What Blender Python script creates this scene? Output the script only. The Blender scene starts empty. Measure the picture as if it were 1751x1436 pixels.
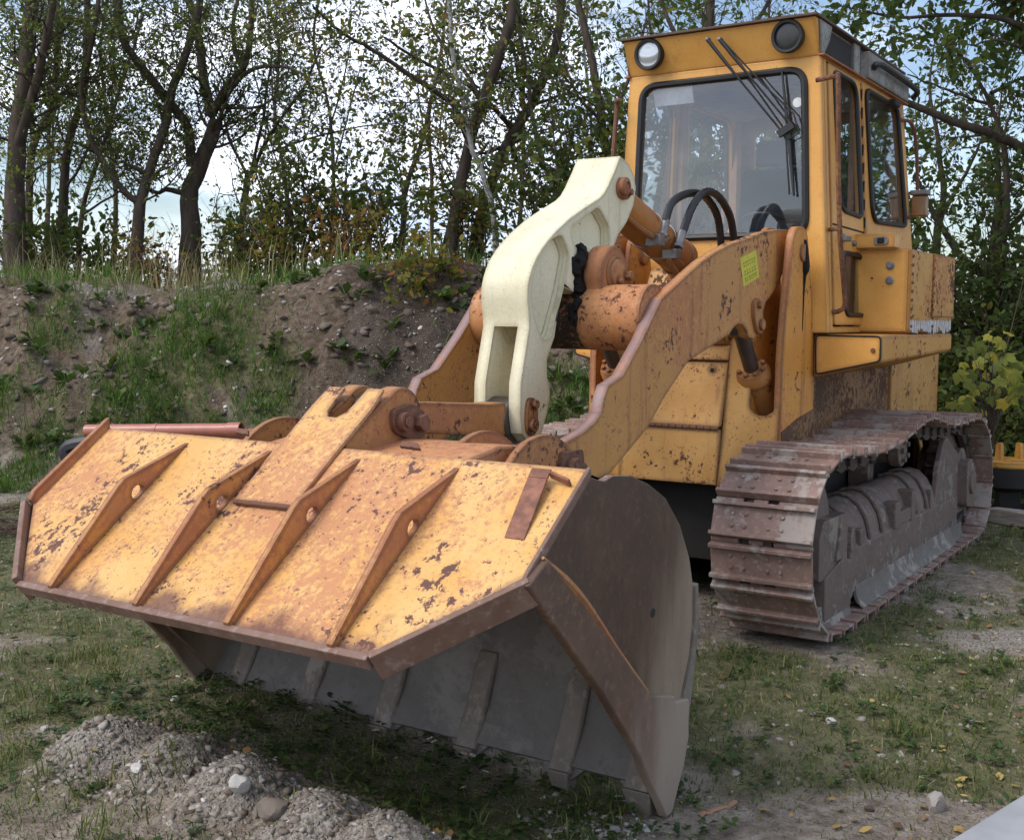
import bpy, bmesh, math, random
import numpy as np
from mathutils import Vector, Matrix, noise as mnoise
S = bpy.context.scene
COL = S.collection
random.seed(7)
RNG = np.random.default_rng(11)
PI = math.pi
R = math.radians

# ------------------------------------------------------------------ camera
FPX, YAW, PITCH, ROLL = 1990.37, 3.718586, -0.0855312, -0.0072252
CAM = np.array([6.5, 2.82, 1.6])
def _rot():
    f = np.array([math.cos(YAW)*math.cos(PITCH), math.sin(YAW)*math.cos(PITCH), math.sin(PITCH)])
    r = np.cross(f, [0, 0, 1]); r /= np.linalg.norm(r)
    d = -np.cross(r, f)
    c, s = math.cos(ROLL), math.sin(ROLL)
    return np.array([c*r+s*d, -s*r+c*d, f])
MC = _rot()
cam = bpy.data.cameras.new('camera')
camo = bpy.data.objects.new('camera', cam)
COL.objects.link(camo)
cam.sensor_width = 36; cam.sensor_fit = 'HORIZONTAL'
cam.lens = 36*FPX/1751
cam.clip_start = 0.05; cam.clip_end = 5000
mw = Matrix.Identity(4)
for i in range(3):
    mw[i][0] = MC[0][i]; mw[i][1] = -MC[1][i]; mw[i][2] = -MC[2][i]; mw[i][3] = CAM[i]
camo.matrix_world = mw
S.camera = camo
S.render.resolution_x, S.render.resolution_y = 1024, 839

# ------------------------------------------------------------------ light
S.view_settings.view_transform = 'Standard'
S.view_settings.look = 'None'
S.view_settings.exposure = 0.88
S.view_settings.gamma = 1
SUN_EL, SUN_AZ = R(50), R(-32)         # veiled sun, high on the camera's left; azimuth from +X
W = bpy.data.worlds.new('World'); S.world = W; W.use_nodes = True
wn, wl = W.node_tree.nodes, W.node_tree.links
wn.clear()
out = wn.new('ShaderNodeOutputWorld'); bg = wn.new('ShaderNodeBackground')
sky = wn.new('ShaderNodeTexSky'); sky.sky_type = 'NISHITA'; sky.sun_disc = False
sky.sun_elevation = SUN_EL; sky.sun_rotation = PI/2 - SUN_AZ
sky.dust_density = 1.5
tc = wn.new('ShaderNodeTexCoord')
mp = wn.new('ShaderNodeMapping'); mp.inputs['Scale'].default_value = (1, 1, 2.6)
n1 = wn.new('ShaderNodeTexNoise'); n1.inputs['Scale'].default_value = 2.6; n1.inputs['Detail'].default_value = 8; n1.inputs['Roughness'].default_value = .58
n2 = wn.new('ShaderNodeTexNoise'); n2.inputs['Scale'].default_value = 5.5; n2.inputs['Detail'].default_value = 6
r1 = wn.new('ShaderNodeMapRange'); r1.interpolation_type = 'SMOOTHSTEP'
r1.inputs['From Min'].default_value = .42; r1.inputs['From Max'].default_value = .66
r2 = wn.new('ShaderNodeMapRange'); r2.inputs['From Min'].default_value = .3; r2.inputs['From Max'].default_value = .7
r2.inputs['To Min'].default_value = 0; r2.inputs['To Max'].default_value = 1
cl = wn.new('ShaderNodeMix'); cl.data_type = 'RGBA'
cl.inputs['A'].default_value = (5.4, 6.6, 9.6, 1); cl.inputs['B'].default_value = (13.2, 13.4, 13.8, 1)
mx = wn.new('ShaderNodeMix'); mx.data_type = 'RGBA'
gm = wn.new('ShaderNodeVectorMath'); gm.operation = 'ADD'; gm.inputs[1].default_value = (.9, 2.3, .4)
wl.new(tc.outputs['Generated'], mp.inputs['Vector']); wl.new(mp.outputs[0], gm.inputs[0])
wl.new(gm.outputs[0], n1.inputs['Vector']); wl.new(gm.outputs[0], n2.inputs['Vector'])
wl.new(n1.outputs[0], r1.inputs['Value']); wl.new(n2.outputs[0], r2.inputs['Value'])
wl.new(r2.outputs[0], cl.inputs['Factor'])
wl.new(r1.outputs[0], mx.inputs['Factor']); wl.new(sky.outputs[0], mx.inputs['A']); wl.new(cl.outputs['Result'], mx.inputs['B'])
wl.new(mx.outputs['Result'], bg.inputs['Color'])
bg.inputs['Strength'].default_value = .1
wl.new(bg.outputs[0], out.inputs['Surface'])
sl = bpy.data.lights.new('sun', 'SUN'); sl.energy = 1.2; sl.angle = R(26); sl.color = (1, .95, .88)
so = bpy.data.objects.new('sun', sl); COL.objects.link(so)
sd = Vector((math.cos(SUN_EL)*math.cos(SUN_AZ), math.cos(SUN_EL)*math.sin(SUN_AZ), math.sin(SUN_EL)))
so.rotation_euler = (-sd).to_track_quat('-Z', 'Y').to_euler()

# ------------------------------------------------------------------ node helpers
class NT:
    def __init__(self, name):
        self.m = bpy.data.materials.new(name); self.m.use_nodes = True
        self.n, self.l = self.m.node_tree.nodes, self.m.node_tree.links
        self.b = self.n['Principled BSDF']
    def node(self, t, **kw):
        x = self.n.new(t)
        for k, v in kw.items(): setattr(x, k, v)
        return x
    def tex(self, coord='Object', scale=None):
        t = self.node('ShaderNodeTexCoord').outputs[coord]
        if scale is not None:
            mpn = self.node('ShaderNodeMapping'); mpn.inputs['Scale'].default_value = scale
            self.l.new(t, mpn.inputs['Vector']); t = mpn.outputs[0]
        return t
    def noise(self, vec, scale, detail=4, rough=.55, dist=0):
        x = self.node('ShaderNodeTexNoise'); x.inputs['Scale'].default_value = scale
        x.inputs['Detail'].default_value = detail; x.inputs['Roughness'].default_value = rough
        x.inputs['Distortion'].default_value = dist
        self.l.new(vec, x.inputs['Vector']); return x.outputs[0]
    def step(self, v, a, b, lo=0, hi=1):
        x = self.node('ShaderNodeMapRange', interpolation_type='SMOOTHSTEP')
        x.inputs['From Min'].default_value = a; x.inputs['From Max'].default_value = b
        x.inputs['To Min'].default_value = lo; x.inputs['To Max'].default_value = hi
        self.l.new(v, x.inputs['Value']); return x.outputs[0]
    def math(self, op, a, b=None):
        x = self.node('ShaderNodeMath', operation=op)
        for i, v in enumerate((a, b)):
            if v is None: continue
            if isinstance(v, (int, float)): x.inputs[i].default_value = v
            else: self.l.new(v, x.inputs[i])
        return x.outputs[0]
    def mix(self, f, a, b):
        x = self.node('ShaderNodeMix', data_type='RGBA')
        for k, v in (('Factor', f), ('A', a), ('B', b)):
            if isinstance(v, (int, float)): x.inputs[k].default_value = v
            elif isinstance(v, tuple): x.inputs[k].default_value = (*v, 1)
            else: self.l.new(v, x.inputs[k])
        return x.outputs['Result']
    def ramp(self, v, stops):
        x = self.node('ShaderNodeValToRGB'); e = x.color_ramp.elements
        while len(e) < len(stops): e.new(.5)
        for i, (p, c) in enumerate(stops): e[i].position = p; e[i].color = (*c, 1)
        self.l.new(v, x.inputs[0]); return x.outputs[0]
    def set(self, k, v):
        if isinstance(v, (int, float)): self.b.inputs[k].default_value = v
        elif isinstance(v, tuple): self.b.inputs[k].default_value = (*v, 1)
        else: self.l.new(v, self.b.inputs[k])
    def bump(self, h, strength=.3, dist=.01):
        x = self.node('ShaderNodeBump'); x.inputs['Strength'].default_value = strength; x.inputs['Distance'].default_value = dist
        self.l.new(h, x.inputs['Height']); self.l.new(x.outputs[0], self.b.inputs['Normal'])
    def attr(self, name):
        x = self.node('ShaderNodeAttribute', attribute_name=name); return x

def paint(name, base, base2, primer=(.42, .165, .085), pa=.3, chip=.3, rust=(.085, .035, .022), rough=.5, pscale=1.7, streak=0., dust=0., speck=0., stain=None, edge=.75):
    """aged paint: fading, primer showing in patches, rust chips, run marks"""
    t = NT(name); v = t.tex()
    na = t.noise(v, pscale, 7, .62, .3); nb = t.noise(v, 26, 6, .68); nc = t.noise(v, 3.1, 3); nd = t.noise(v, 90, 3)
    ne = t.noise(v, 4.5, 5)
    c = t.mix(t.step(ne, .35, .65), base, base2)
    th = .5 + (.5-pa)*.42
    nf = t.noise(v, 48, 5, .75)
    nsp = t.math('ADD', t.math('ADD', .5, t.math('MULTIPLY', t.math('SUBTRACT', na, .5), .75)), t.math('MULTIPLY', t.math('SUBTRACT', nf, .5), .62))
    pm = t.step(t.math('ADD', nsp, t.math('MULTIPLY', t.math('SUBTRACT', nb, .5), .38)), th-.075, th+.085)
    c = t.mix(t.math('MULTIPLY', pm, .9), c, primer)
    cv = t.math('ADD', nb, t.math('MULTIPLY', t.math('SUBTRACT', nc, .5), .75))
    tcp = .5 + (.5-chip)*.55
    cm = t.step(cv, tcp, tcp+.035)
    c = t.mix(cm, c, rust)
    if speck:
        ns = t.noise(v, 62, 3, .6); nv_ = t.noise(v, 6, 3)
        sv = t.math('ADD', ns, t.math('MULTIPLY', t.math('SUBTRACT', nv_, .5), .35)); ts = .5+(.5-speck)*.5
        c = t.mix(t.step(sv, ts, ts+.04, 0, .85), c, tuple(q*1.5 for q in rust))
    if stain:
        (ax, az, v0, v1) = stain; sp = t.node('ShaderNodeSeparateXYZ'); t.l.new(v, sp.inputs[0])
        vv = t.math('ADD', t.math('MULTIPLY', sp.outputs[0], ax), t.math('MULTIPLY', sp.outputs[2], az))
        sm = t.step(t.math('ADD', vv, t.math('MULTIPLY', t.math('SUBTRACT', t.noise(v, 5.5, 6, .65), .5), .42)), v0, v1)
        c = t.mix(t.math('MULTIPLY', sm, .88), c, (.12, .048, .04))
    if streak:
        vs = t.tex('Object', (9, 9, .7)); ns = t.noise(vs, 1.6, 5, .6)
        c = t.mix(t.step(ns, .56, .74, 0, streak), c, (.16, .06, .03))
    if dust:
        c = t.mix(t.step(t.noise(v, 2.2, 5), .4, .7, 0, dust), c, (.36, .31, .25))
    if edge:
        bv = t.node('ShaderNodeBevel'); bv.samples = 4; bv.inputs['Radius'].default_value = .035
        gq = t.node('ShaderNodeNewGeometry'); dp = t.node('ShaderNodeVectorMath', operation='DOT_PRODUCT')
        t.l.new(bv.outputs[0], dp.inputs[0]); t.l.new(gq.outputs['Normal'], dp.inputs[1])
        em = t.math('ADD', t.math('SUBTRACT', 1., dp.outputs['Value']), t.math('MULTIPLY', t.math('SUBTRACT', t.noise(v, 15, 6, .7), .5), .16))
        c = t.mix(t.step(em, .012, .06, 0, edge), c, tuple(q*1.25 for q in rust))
    c = t.mix(t.step(nd, .3, .75, 0, .16), c, (.30, .17, .08))
    t.set('Base Color', c)
    t.set('Roughness', t.step(t.math('ADD', cm, pm), 0, 1, rough, .82))
    t.b.inputs['Specular IOR Level'].default_value = .35
    t.bump(t.math('SUBTRACT', t.math('MULTIPLY', nb, .35), t.math('ADD', t.math('MULTIPLY', cm, .6), t.math('MULTIPLY', pm, .25))), .25, .004)
    return t.m

YEL = (.70, .315, .050); YEL2 = (.62, .265, .045)
M = {}
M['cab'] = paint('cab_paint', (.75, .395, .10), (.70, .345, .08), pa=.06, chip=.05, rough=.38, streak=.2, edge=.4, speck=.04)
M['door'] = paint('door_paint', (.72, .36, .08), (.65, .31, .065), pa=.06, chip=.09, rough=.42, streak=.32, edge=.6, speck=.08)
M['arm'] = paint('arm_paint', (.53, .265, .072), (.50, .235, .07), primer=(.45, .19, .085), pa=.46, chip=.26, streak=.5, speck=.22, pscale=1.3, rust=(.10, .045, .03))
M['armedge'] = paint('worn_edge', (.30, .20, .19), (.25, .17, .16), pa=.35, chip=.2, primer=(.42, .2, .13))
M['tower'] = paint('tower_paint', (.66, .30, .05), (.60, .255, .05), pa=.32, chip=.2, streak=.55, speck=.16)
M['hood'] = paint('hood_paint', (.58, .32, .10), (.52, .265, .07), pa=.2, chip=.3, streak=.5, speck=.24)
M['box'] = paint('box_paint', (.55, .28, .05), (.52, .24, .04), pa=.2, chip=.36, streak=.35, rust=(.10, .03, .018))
M['boxfront_lit'] = paint('box_front_lit_paint', (.75, .385, .09), (.69, .33, .07), pa=.1, chip=.10, streak=.15)  # lighter copy of the box paint: front faces' brighter light put into the colour
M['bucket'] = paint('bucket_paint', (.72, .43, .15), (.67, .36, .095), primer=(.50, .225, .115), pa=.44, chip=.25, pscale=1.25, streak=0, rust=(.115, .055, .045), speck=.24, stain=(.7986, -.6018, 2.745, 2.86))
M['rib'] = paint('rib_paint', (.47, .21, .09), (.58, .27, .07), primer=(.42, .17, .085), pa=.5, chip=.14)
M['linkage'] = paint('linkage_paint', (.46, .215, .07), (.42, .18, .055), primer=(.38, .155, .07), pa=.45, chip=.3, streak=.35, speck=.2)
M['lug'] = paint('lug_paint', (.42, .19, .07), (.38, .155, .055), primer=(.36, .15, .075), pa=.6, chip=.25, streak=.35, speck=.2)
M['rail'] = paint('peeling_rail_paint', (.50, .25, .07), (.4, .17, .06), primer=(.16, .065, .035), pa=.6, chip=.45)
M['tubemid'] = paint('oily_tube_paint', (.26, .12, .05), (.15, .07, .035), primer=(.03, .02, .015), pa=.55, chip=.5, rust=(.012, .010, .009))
M['brownside'] = paint('brown_side_paint', (.22, .11, .045), (.30, .15, .05), primer=(.05, .03, .022), pa=.5, chip=.4, streak=.5)  # patchy brown and near-black mix, darker than the hull paint
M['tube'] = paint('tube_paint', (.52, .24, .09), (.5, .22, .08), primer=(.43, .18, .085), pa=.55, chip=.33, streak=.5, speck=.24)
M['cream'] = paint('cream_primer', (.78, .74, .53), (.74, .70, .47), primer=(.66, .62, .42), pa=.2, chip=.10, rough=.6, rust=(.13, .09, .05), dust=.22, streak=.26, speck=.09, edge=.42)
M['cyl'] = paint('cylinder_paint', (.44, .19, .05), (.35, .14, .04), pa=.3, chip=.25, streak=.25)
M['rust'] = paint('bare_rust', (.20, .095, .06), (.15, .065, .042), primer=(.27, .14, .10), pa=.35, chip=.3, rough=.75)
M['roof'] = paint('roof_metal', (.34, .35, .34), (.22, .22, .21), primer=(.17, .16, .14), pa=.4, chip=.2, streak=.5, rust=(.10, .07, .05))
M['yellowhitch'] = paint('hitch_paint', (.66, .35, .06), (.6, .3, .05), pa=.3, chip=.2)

def worn(name, a, b, c2, mud=(.38, .36, .33), mudamt=.5, rough=.7, metal=0., mscale=5., tan=None):
    t = NT(name); v = t.tex()
    oi = t.node('ShaderNodeObjectInfo')
    va = t.node('ShaderNodeVectorMath', operation='ADD'); t.l.new(v, va.inputs[0])
    cb = t.node('ShaderNodeCombineXYZ'); t.l.new(t.math('MULTIPLY', oi.outputs['Random'], 37.), cb.inputs[0]); t.l.new(t.math('MULTIPLY', oi.outputs['Random'], 91.), cb.inputs[1])
    t.l.new(cb.outputs[0], va.inputs[1]); v = va.outputs[0]
    na = t.noise(v, 6, 6, .6); nb = t.noise(v, 30, 5, .65); nc = t.noise(v, mscale, 6, .65, .4)
    c = t.mix(t.step(na, .35, .65), a, b); c = t.mix(t.step(nb, .5, .72), c, c2)
    th = .5+(.5-mudamt)*.42
    mm = t.step(t.math('ADD', nc, t.math('MULTIPLY', t.math('SUBTRACT', nb, .5), .3)), th, th+.1)
    if tan:
        sp = t.node('ShaderNodeSeparateXYZ'); t.l.new(t.tex(), sp.inputs[0])
        vv = t.math('ADD', t.math('MULTIPLY', t.math('SUBTRACT', 3.3, sp.outputs[0]), 1.0), t.math('MULTIPLY', t.math('SUBTRACT', .6, sp.outputs[2]), .5))
        vv = t.math('ADD', vv, t.math('MULTIPLY', t.math('SUBTRACT', t.noise(t.tex('Object', (3, 3, .6)), 2.2, 6, .6), .5), .55))
        c = t.mix(t.step(vv, .20, .70), c, tan)
        sc = t.noise(t.tex('Object', (70, 70, 9)), 1.0, 6, .75, 1.2); c = t.mix(t.step(sc, .52, .72, 0, .28), c, tuple(q*.55 for q in tan)); c = t.mix(t.step(sc, .40, .26, 0, .30), c, (.05, .028, .017))
    c = t.mix(t.math('MULTIPLY', mm, .85), c, mud)
    t.set('Base Color', c); t.set('Roughness', rough); t.b.inputs['Metallic'].default_value = metal
    t.bump(t.math('ADD', nb, mm), .35, .006)
    return t.m
M['shoe'] = worn('track_shoe_steel', (.27, .165, .13), (.20, .128, .10), (.36, .25, .20), mud=(.36, .31, .27), mudamt=.5, rough=.6, mscale=3.4)
M['chain'] = worn('track_chain_steel', (.07, .05, .04), (.05, .038, .032), (.10, .075, .06), mudamt=.12)
M['frame'] = worn('track_frame_steel', (.155, .11, .09), (.115, .085, .072), (.22, .145, .115), mud=(.25, .215, .175), mudamt=.42, mscale=6)
M['guard'] = worn('roller_guard_mud', (.17, .15, .13), (.13, .115, .10), (.12, .09, .07), mud=(.33, .295, .25), mudamt=.5, mscale=5.0)
M['cutter'] = worn('side_cutter_steel', (.13, .07, .042), (.09, .05, .032), (.18, .10, .06), mud=(.30, .25, .20), mudamt=.25, mscale=2., tan=(.30, .235, .18))
M['bside'] = worn('bucket_side_steel', (.058, .029, .015), (.08, .041, .022), (.11, .058, .032), mud=(.20, .155, .115), mudamt=.12, mscale=1.1, rough=.6, tan=(.27, .20, .14))
M['bedge'] = worn('bucket_edge_steel', (.21, .125, .09), (.16, .085, .055), (.28, .2, .16), mud=(.36, .31, .26), mudamt=.3, mscale=2.)
M['binner'] = worn('bucket_inner_steel', (.155, .14, .125), (.125, .11, .097), (.12, .09, .07), mud=(.21, .19, .165), mudamt=.4, mscale=2.)
M['tooth'] = worn('tooth_steel', (.185, .155, .125), (.15, .12, .095), (.23, .195, .16), mud=(.27, .235, .195), mudamt=.5, mscale=4.)

def plain(name, col, rough=.5, metal=0., var=.25, scale=12., spec=.5):
    t = NT(name); v = t.tex()
    c = t.mix(t.step(t.noise(v, scale, 5), .3, .7), col, tuple(x*(1-var) for x in col))
    t.set('Base Color', c); t.set('Roughness', rough); t.b.inputs['Metallic'].default_value = metal
    t.b.inputs['Specular IOR Level'].default_value = spec
    return t.m
M['rubber'] = plain('black_rubber', (.012, .012, .012), .45)
M['dark'] = plain('cavity_shade_and_black_paint', (.02, .017, .015), .8)  # near-black: shade of hollows put into the colour, also used for black parts
M['grease'] = plain('black_grease', (.008, .007, .006), .6, spec=.2)
M['hose'] = plain('hydraulic_hose', (.012, .012, .013), .4)
M['chrome'] = plain('fitting_steel', (.30, .29, .28), .48, .6, var=.5)
M['rod'] = plain('cylinder_rod_steel', (.13, .11, .10), .35, .7)
M['seat'] = plain('seat_cloth', (.02, .022, .03), .85)
M['interior'] = plain('cab_interior_panel', (.42, .22, .12), .6)
M['darkint'] = plain('cab_interior_dark', (.045, .048, .055), .7)
M['white'] = plain('white_sticker', (.7, .7, .68), .5)
M['pvc'] = plain('red_brown_plastic_pipe', (.42, .15, .105), .35, var=.15)
M['pvc2'] = plain('orange_plastic_pipe', (.45, .14, .07), .35)
M['darkpipe'] = plain('black_plastic_sheet', (.015, .016, .02), .5)
M['concrete'] = plain('pale_grey_board', (.37, .375, .38), .55, var=.22, scale=5)

def glassmat(name, refl, tint, haze=0.):
    t = NT(name)
    t.n.remove(t.b)
    o = t.n['Material Output']
    tr = t.node('ShaderNodeBsdfTransparent'); tr.inputs[0].default_value = (*tint, 1)
    gl = t.node('ShaderNodeBsdfGlossy'); gl.inputs['Roughness'].default_value = .02; gl.inputs[0].default_value = (.9, .95, 1, 1)
    df = t.node('ShaderNodeBsdfDiffuse'); df.inputs[0].default_value = (.55, .58, .62, 1)
    lw = t.node('ShaderNodeLayerWeight'); lw.inputs['Blend'].default_value = .25
    f = t.step(lw.outputs['Fresnel'], 0, 1, refl, .45)
    m1 = t.node('ShaderNodeMixShader'); t.l.new(f, m1.inputs[0]); t.l.new(tr.outputs[0], m1.inputs[1]); t.l.new(gl.outputs[0], m1.inputs[2])
    m2 = t.node('ShaderNodeMixShader')
    v = t.tex(); nz = t.noise(v, 2.2, 4, .5)
    t.l.new(t.step(nz, .35, .7, haze*.5, haze*1.4), m2.inputs[0]); t.l.new(m1.outputs[0], m2.inputs[1]); t.l.new(df.outputs[0], m2.inputs[2])
    t.l.new(m2.outputs[0], o.inputs['Surface'])
    return t.m
M['glass'] = glassmat('windscreen_glass', .095, (.86, .90, .94), .022)
M['sideglass'] = glassmat('side_glass', .06, (.72, .76, .78), .02)
def lampmat():
    t = NT('lamp_lens'); v = t.tex(); w = t.node('ShaderNodeTexWave'); w.inputs['Scale'].default_value = 30
    t.l.new(v, w.inputs['Vector'])
    t.set('Base Color', (.50, .53, .55)); t.set('Roughness', .2); t.b.inputs['Metallic'].default_value = .5
    t.bump(w.outputs[0], .4, .01); return t.m
M['lens'] = lampmat()
M['lensdark'] = plain('dull_lamp_lens', (.035, .037, .04), .25)
M['amber'] = plain('marker_lamp', (.3, .16, .06), .3)

# ------------------------------------------------------------------ mesh helpers
def link(o, parent=None):
    COL.objects.link(o)
    if parent is not None: o.parent = parent
    return o
def mesh_from(name, v, f, mat, parent=None, smooth=35, bevel=0, seg=2):
    me = bpy.data.meshes.new(name); me.from_pydata([tuple(map(float, p)) for p in v], [], f); me.update()
    return finish(name, me, mat, parent, smooth, bevel, seg)
def finish(name, me, mat, parent, smooth, bevel, seg=2):
    for m in (mat if isinstance(mat, (list, tuple)) else [mat]): me.materials.append(m)
    if smooth:
        me.shade_smooth(); me.set_sharp_from_angle(angle=R(smooth))
    o = bpy.data.objects.new(name, me); link(o, parent)
    if bevel:
        b = o.modifiers.new('bevel', 'BEVEL'); b.width = bevel; b.segments = seg; b.limit_method = 'ANGLE'; b.angle_limit = R(40)
        b.harden_normals = False
    return o
def fast_mesh(name, verts, loops, sizes, mat, parent=None, tint=None, smooth=False):
    me = bpy.data.meshes.new(name)
    verts = np.asarray(verts, np.float32); loops = np.asarray(loops, np.int32); sizes = np.asarray(sizes, np.int32)
    me.vertices.add(len(verts)); me.vertices.foreach_set('co', verts.ravel())
    me.loops.add(len(loops)); me.loops.foreach_set('vertex_index', loops)
    me.polygons.add(len(sizes)); st = np.zeros(len(sizes), np.int32); st[1:] = np.cumsum(sizes)[:-1]
    me.polygons.foreach_set('loop_start', st); me.polygons.foreach_set('loop_total', sizes)
    if smooth: me.polygons.foreach_set('use_smooth', np.ones(len(sizes), bool))
    me.update(calc_edges=True); me.validate()
    if tint is not None:
        a = me.attributes.new('tint', 'FLOAT', 'POINT'); a.data.foreach_set('value', np.asarray(tint, np.float32))
    me.materials.append(mat)
    o = bpy.data.objects.new(name, me); return link(o, parent)

class MB:
    def __init__(self): self.v = []; self.f = []; self.mi = []
    def add(self, vs, fs, mi=0):
        n = len(self.v); self.v += [tuple(map(float, p)) for p in vs]
        self.f += [tuple(i+n for i in f) for f in fs]; self.mi += [mi]*len(fs); return self
    def box(self, lo, hi, rot=None, piv=None, mi=0):
        x0, y0, z0 = lo; x1, y1, z1 = hi
        vs = [(x0,y0,z0),(x1,y0,z0),(x1,y1,z0),(x0,y1,z0),(x0,y0,z1),(x1,y0,z1),(x1,y1,z1),(x0,y1,z1)]
        if rot is not None:
            p = Vector(piv if piv else [(a+b)/2 for a, b in zip(lo, hi)])
            vs = [tuple(rot @ (Vector(q)-p)+p) for q in vs]
        return self.add(vs, [(0,3,2,1),(4,5,6,7),(0,1,5,4),(1,2,6,5),(2,3,7,6),(3,0,4,7)], mi)
    def prism(self, pts, a, b, axis='y', mi=0, emi=None, edge_fn=None):
        """pts: (p,q) profile; axis y -> (x,z); x -> (y,z); z -> (x,y)"""
        n = len(pts)
        ar = sum(pts[i][0]*pts[(i+1) % n][1]-pts[(i+1) % n][0]*pts[i][1] for i in range(n))
        if ar < 0: pts = pts[::-1]
        def mk(p, t): return {'y': (p[0], t, p[1]), 'x': (t, p[0], p[1]), 'z': (p[0], p[1], t)}[axis]
        A = [mk(p, a) for p in pts]; B = [mk(p, b) for p in pts]
        lo, hi = (A, B) if a < b else (B, A)
        base = len(self.v)
        self.v += [tuple(map(float, p)) for p in lo+hi]
        flip = axis == 'y'
        l = list(range(base, base+n)); h = list(range(base+n, base+2*n))
        self.f += [tuple(l if flip else l[::-1]), tuple(h[::-1] if flip else h)]; self.mi += [mi, mi]
        for i in range(n):
            j = (i+1) % n
            q = (l[i], l[j], h[j], h[i])
            self.f.append(q[::-1] if flip else q)
            e = mi if emi is None else emi
            if edge_fn is not None: e = edge_fn(pts[i], pts[j])
            self.mi.append(e)
        return self
    def cyl(self, p0, p1, r0, r1=None, n=20, cap=True, mi=0):
        r1 = r0 if r1 is None else r1
        p0, p1 = Vector(p0), Vector(p1); d = (p1-p0).normalized()
        u = d.orthogonal().normalized(); w = d.cross(u)
        vs = []
        for p, r in ((p0, r0), (p1, r1)):
            for i in range(n):
                a = 2*PI*i/n; vs.append(p+(u*math.cos(a)+w*math.sin(a))*r)
        fs = [(i, (i+1) % n, n+(i+1) % n, n+i) for i in range(n)]
        if cap: fs += [tuple(range(n))[::-1], tuple(range(n, 2*n))]
        return self.add(vs, fs, mi)
    def lathe(self, p0, axis, prof, n=24, mi=0):
        """prof: list of (t along axis, radius)"""
        p0 = Vector(p0); d = Vector(axis).normalized(); u = d.orthogonal().normalized(); w = d.cross(u)
        vs = [];
        for t, r in prof:
            for i in range(n):
                a = 2*PI*i/n; vs.append(p0+d*t+(u*math.cos(a)+w*math.sin(a))*max(r, 1e-4))
        fs = []
        for k in range(len(prof)-1):
            for i in range(n):
                fs.append((k*n+i, k*n+(i+1) % n, (k+1)*n+(i+1) % n, (k+1)*n+i))
        fs += [tuple(range(n))[::-1], tuple(range((len(prof)-1)*n, len(prof)*n))]
        return self.add(vs, fs, mi)
    def tube(self, pts, r, n=8, closed=False, mi=0):
        pts = [Vector(p) for p in pts]; m = len(pts); vs = []; u = None
        for k, p in enumerate(pts):
            a = pts[(k-1) % m] if (closed or k > 0) else p
            b = pts[(k+1) % m] if (closed or k < m-1) else p
            d = (b-a).normalized()
            if u is None: u = d.orthogonal().normalized()
            else: u = (u-d*u.dot(d)).normalized()
            w = d.cross(u); rr = r[k] if isinstance(r, (list, tuple)) else r
            for i in range(n):
                t = 2*PI*i/n; vs.append(p+(u*math.cos(t)+w*math.sin(t))*rr)
        fs = []
        for k in range(m if closed else m-1):
            k2 = (k+1) % m
            for i in range(n): fs.append((k*n+i, k*n+(i+1) % n, k2*n+(i+1) % n, k2*n+i))
        if not closed: fs += [tuple(range(n))[::-1], tuple(range((m-1)*n, m*n))]
        return self.add(vs, fs, mi)
    def holed(self, outer, holes, fn, mi=0, emi=None):
        """flat panel with holes; fn(u,v,t) maps 2-D outline and t in (0 front, 1 back) to 3-D"""
        bm = bmesh.new(); loops = [outer]+list(holes); es = []; idx = []; k = 0
        for lp in loops:
            vv = [bm.verts.new((p[0], p[1], 0)) for p in lp]; idx.append(list(range(k, k+len(lp)))); k += len(lp)
            for i in range(len(vv)): es.append(bm.edges.new((vv[i], vv[(i+1) % len(vv)])))
        bm.verts.index_update()
        bmesh.ops.triangle_fill(bm, use_beauty=True, use_dissolve=False, edges=es, normal=(0, 0, 1))
        bm.verts.index_update(); bm.faces.ensure_lookup_table()
        tri = [tuple(v.index for v in f.verts) for f in bm.faces]; co = [tuple(v.co)[:2] for v in bm.verts]; bm.free()
        n = len(co); base = len(self.v)
        self.v += [tuple(map(float, fn(u, v, 0))) for u, v in co]+[tuple(map(float, fn(u, v, 1))) for u, v in co]
        # orientation
        def nrm(f):
            a, b, c = (Vector(self.v[base+i]) for i in f); return (b-a).cross(c-a)
        c0 = Vector(fn(*co[0], 0)); c1 = Vector(fn(*co[0], 1)); outd = c0-c1
        for f in tri:
            ff = f if nrm(f).dot(outd) > 0 else f[::-1]
            self.f += [tuple(base+i for i in ff), tuple(base+n+i for i in ff[::-1])]; self.mi += [mi, mi]
        for lp in idx:
            for i in range(len(lp)):
                a, b = lp[i], lp[(i+1) % len(lp)]
                self.f.append((base+a, base+b, base+n+b, base+n+a)); self.mi.append(mi if emi is None else emi)
        return self
    def build(self, name, mat, parent=None, smooth=35, bevel=0, recalc=True, seg=2, bsel=None):
        me = bpy.data.meshes.new(name); me.from_pydata(self.v, [], self.f); me.update()
        if isinstance(mat, (list, tuple)): me.polygons.foreach_set('material_index', self.mi)
        if recalc:
            bm = bmesh.new(); bm.from_mesh(me); bmesh.ops.recalc_face_normals(bm, faces=bm.faces); bm.to_mesh(me); bm.free()
        if bsel:
            bm = bmesh.new(); bm.from_mesh(me); bm.edges.ensure_lookup_table()
            w = [1. if (len(e.link_faces) == 2 and e.calc_face_angle() > R(35) and all(bsel(q.co) for q in e.verts)) else 0. for e in bm.edges]
            bm.free(); at_ = me.attributes.new('bevel_weight_edge', 'FLOAT', 'EDGE'); at_.data.foreach_set('value', w)
        o = finish(name, me, mat, parent, smooth, bevel, seg)
        if bsel: o.modifiers['bevel'].limit_method = 'WEIGHT'
        return o

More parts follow.
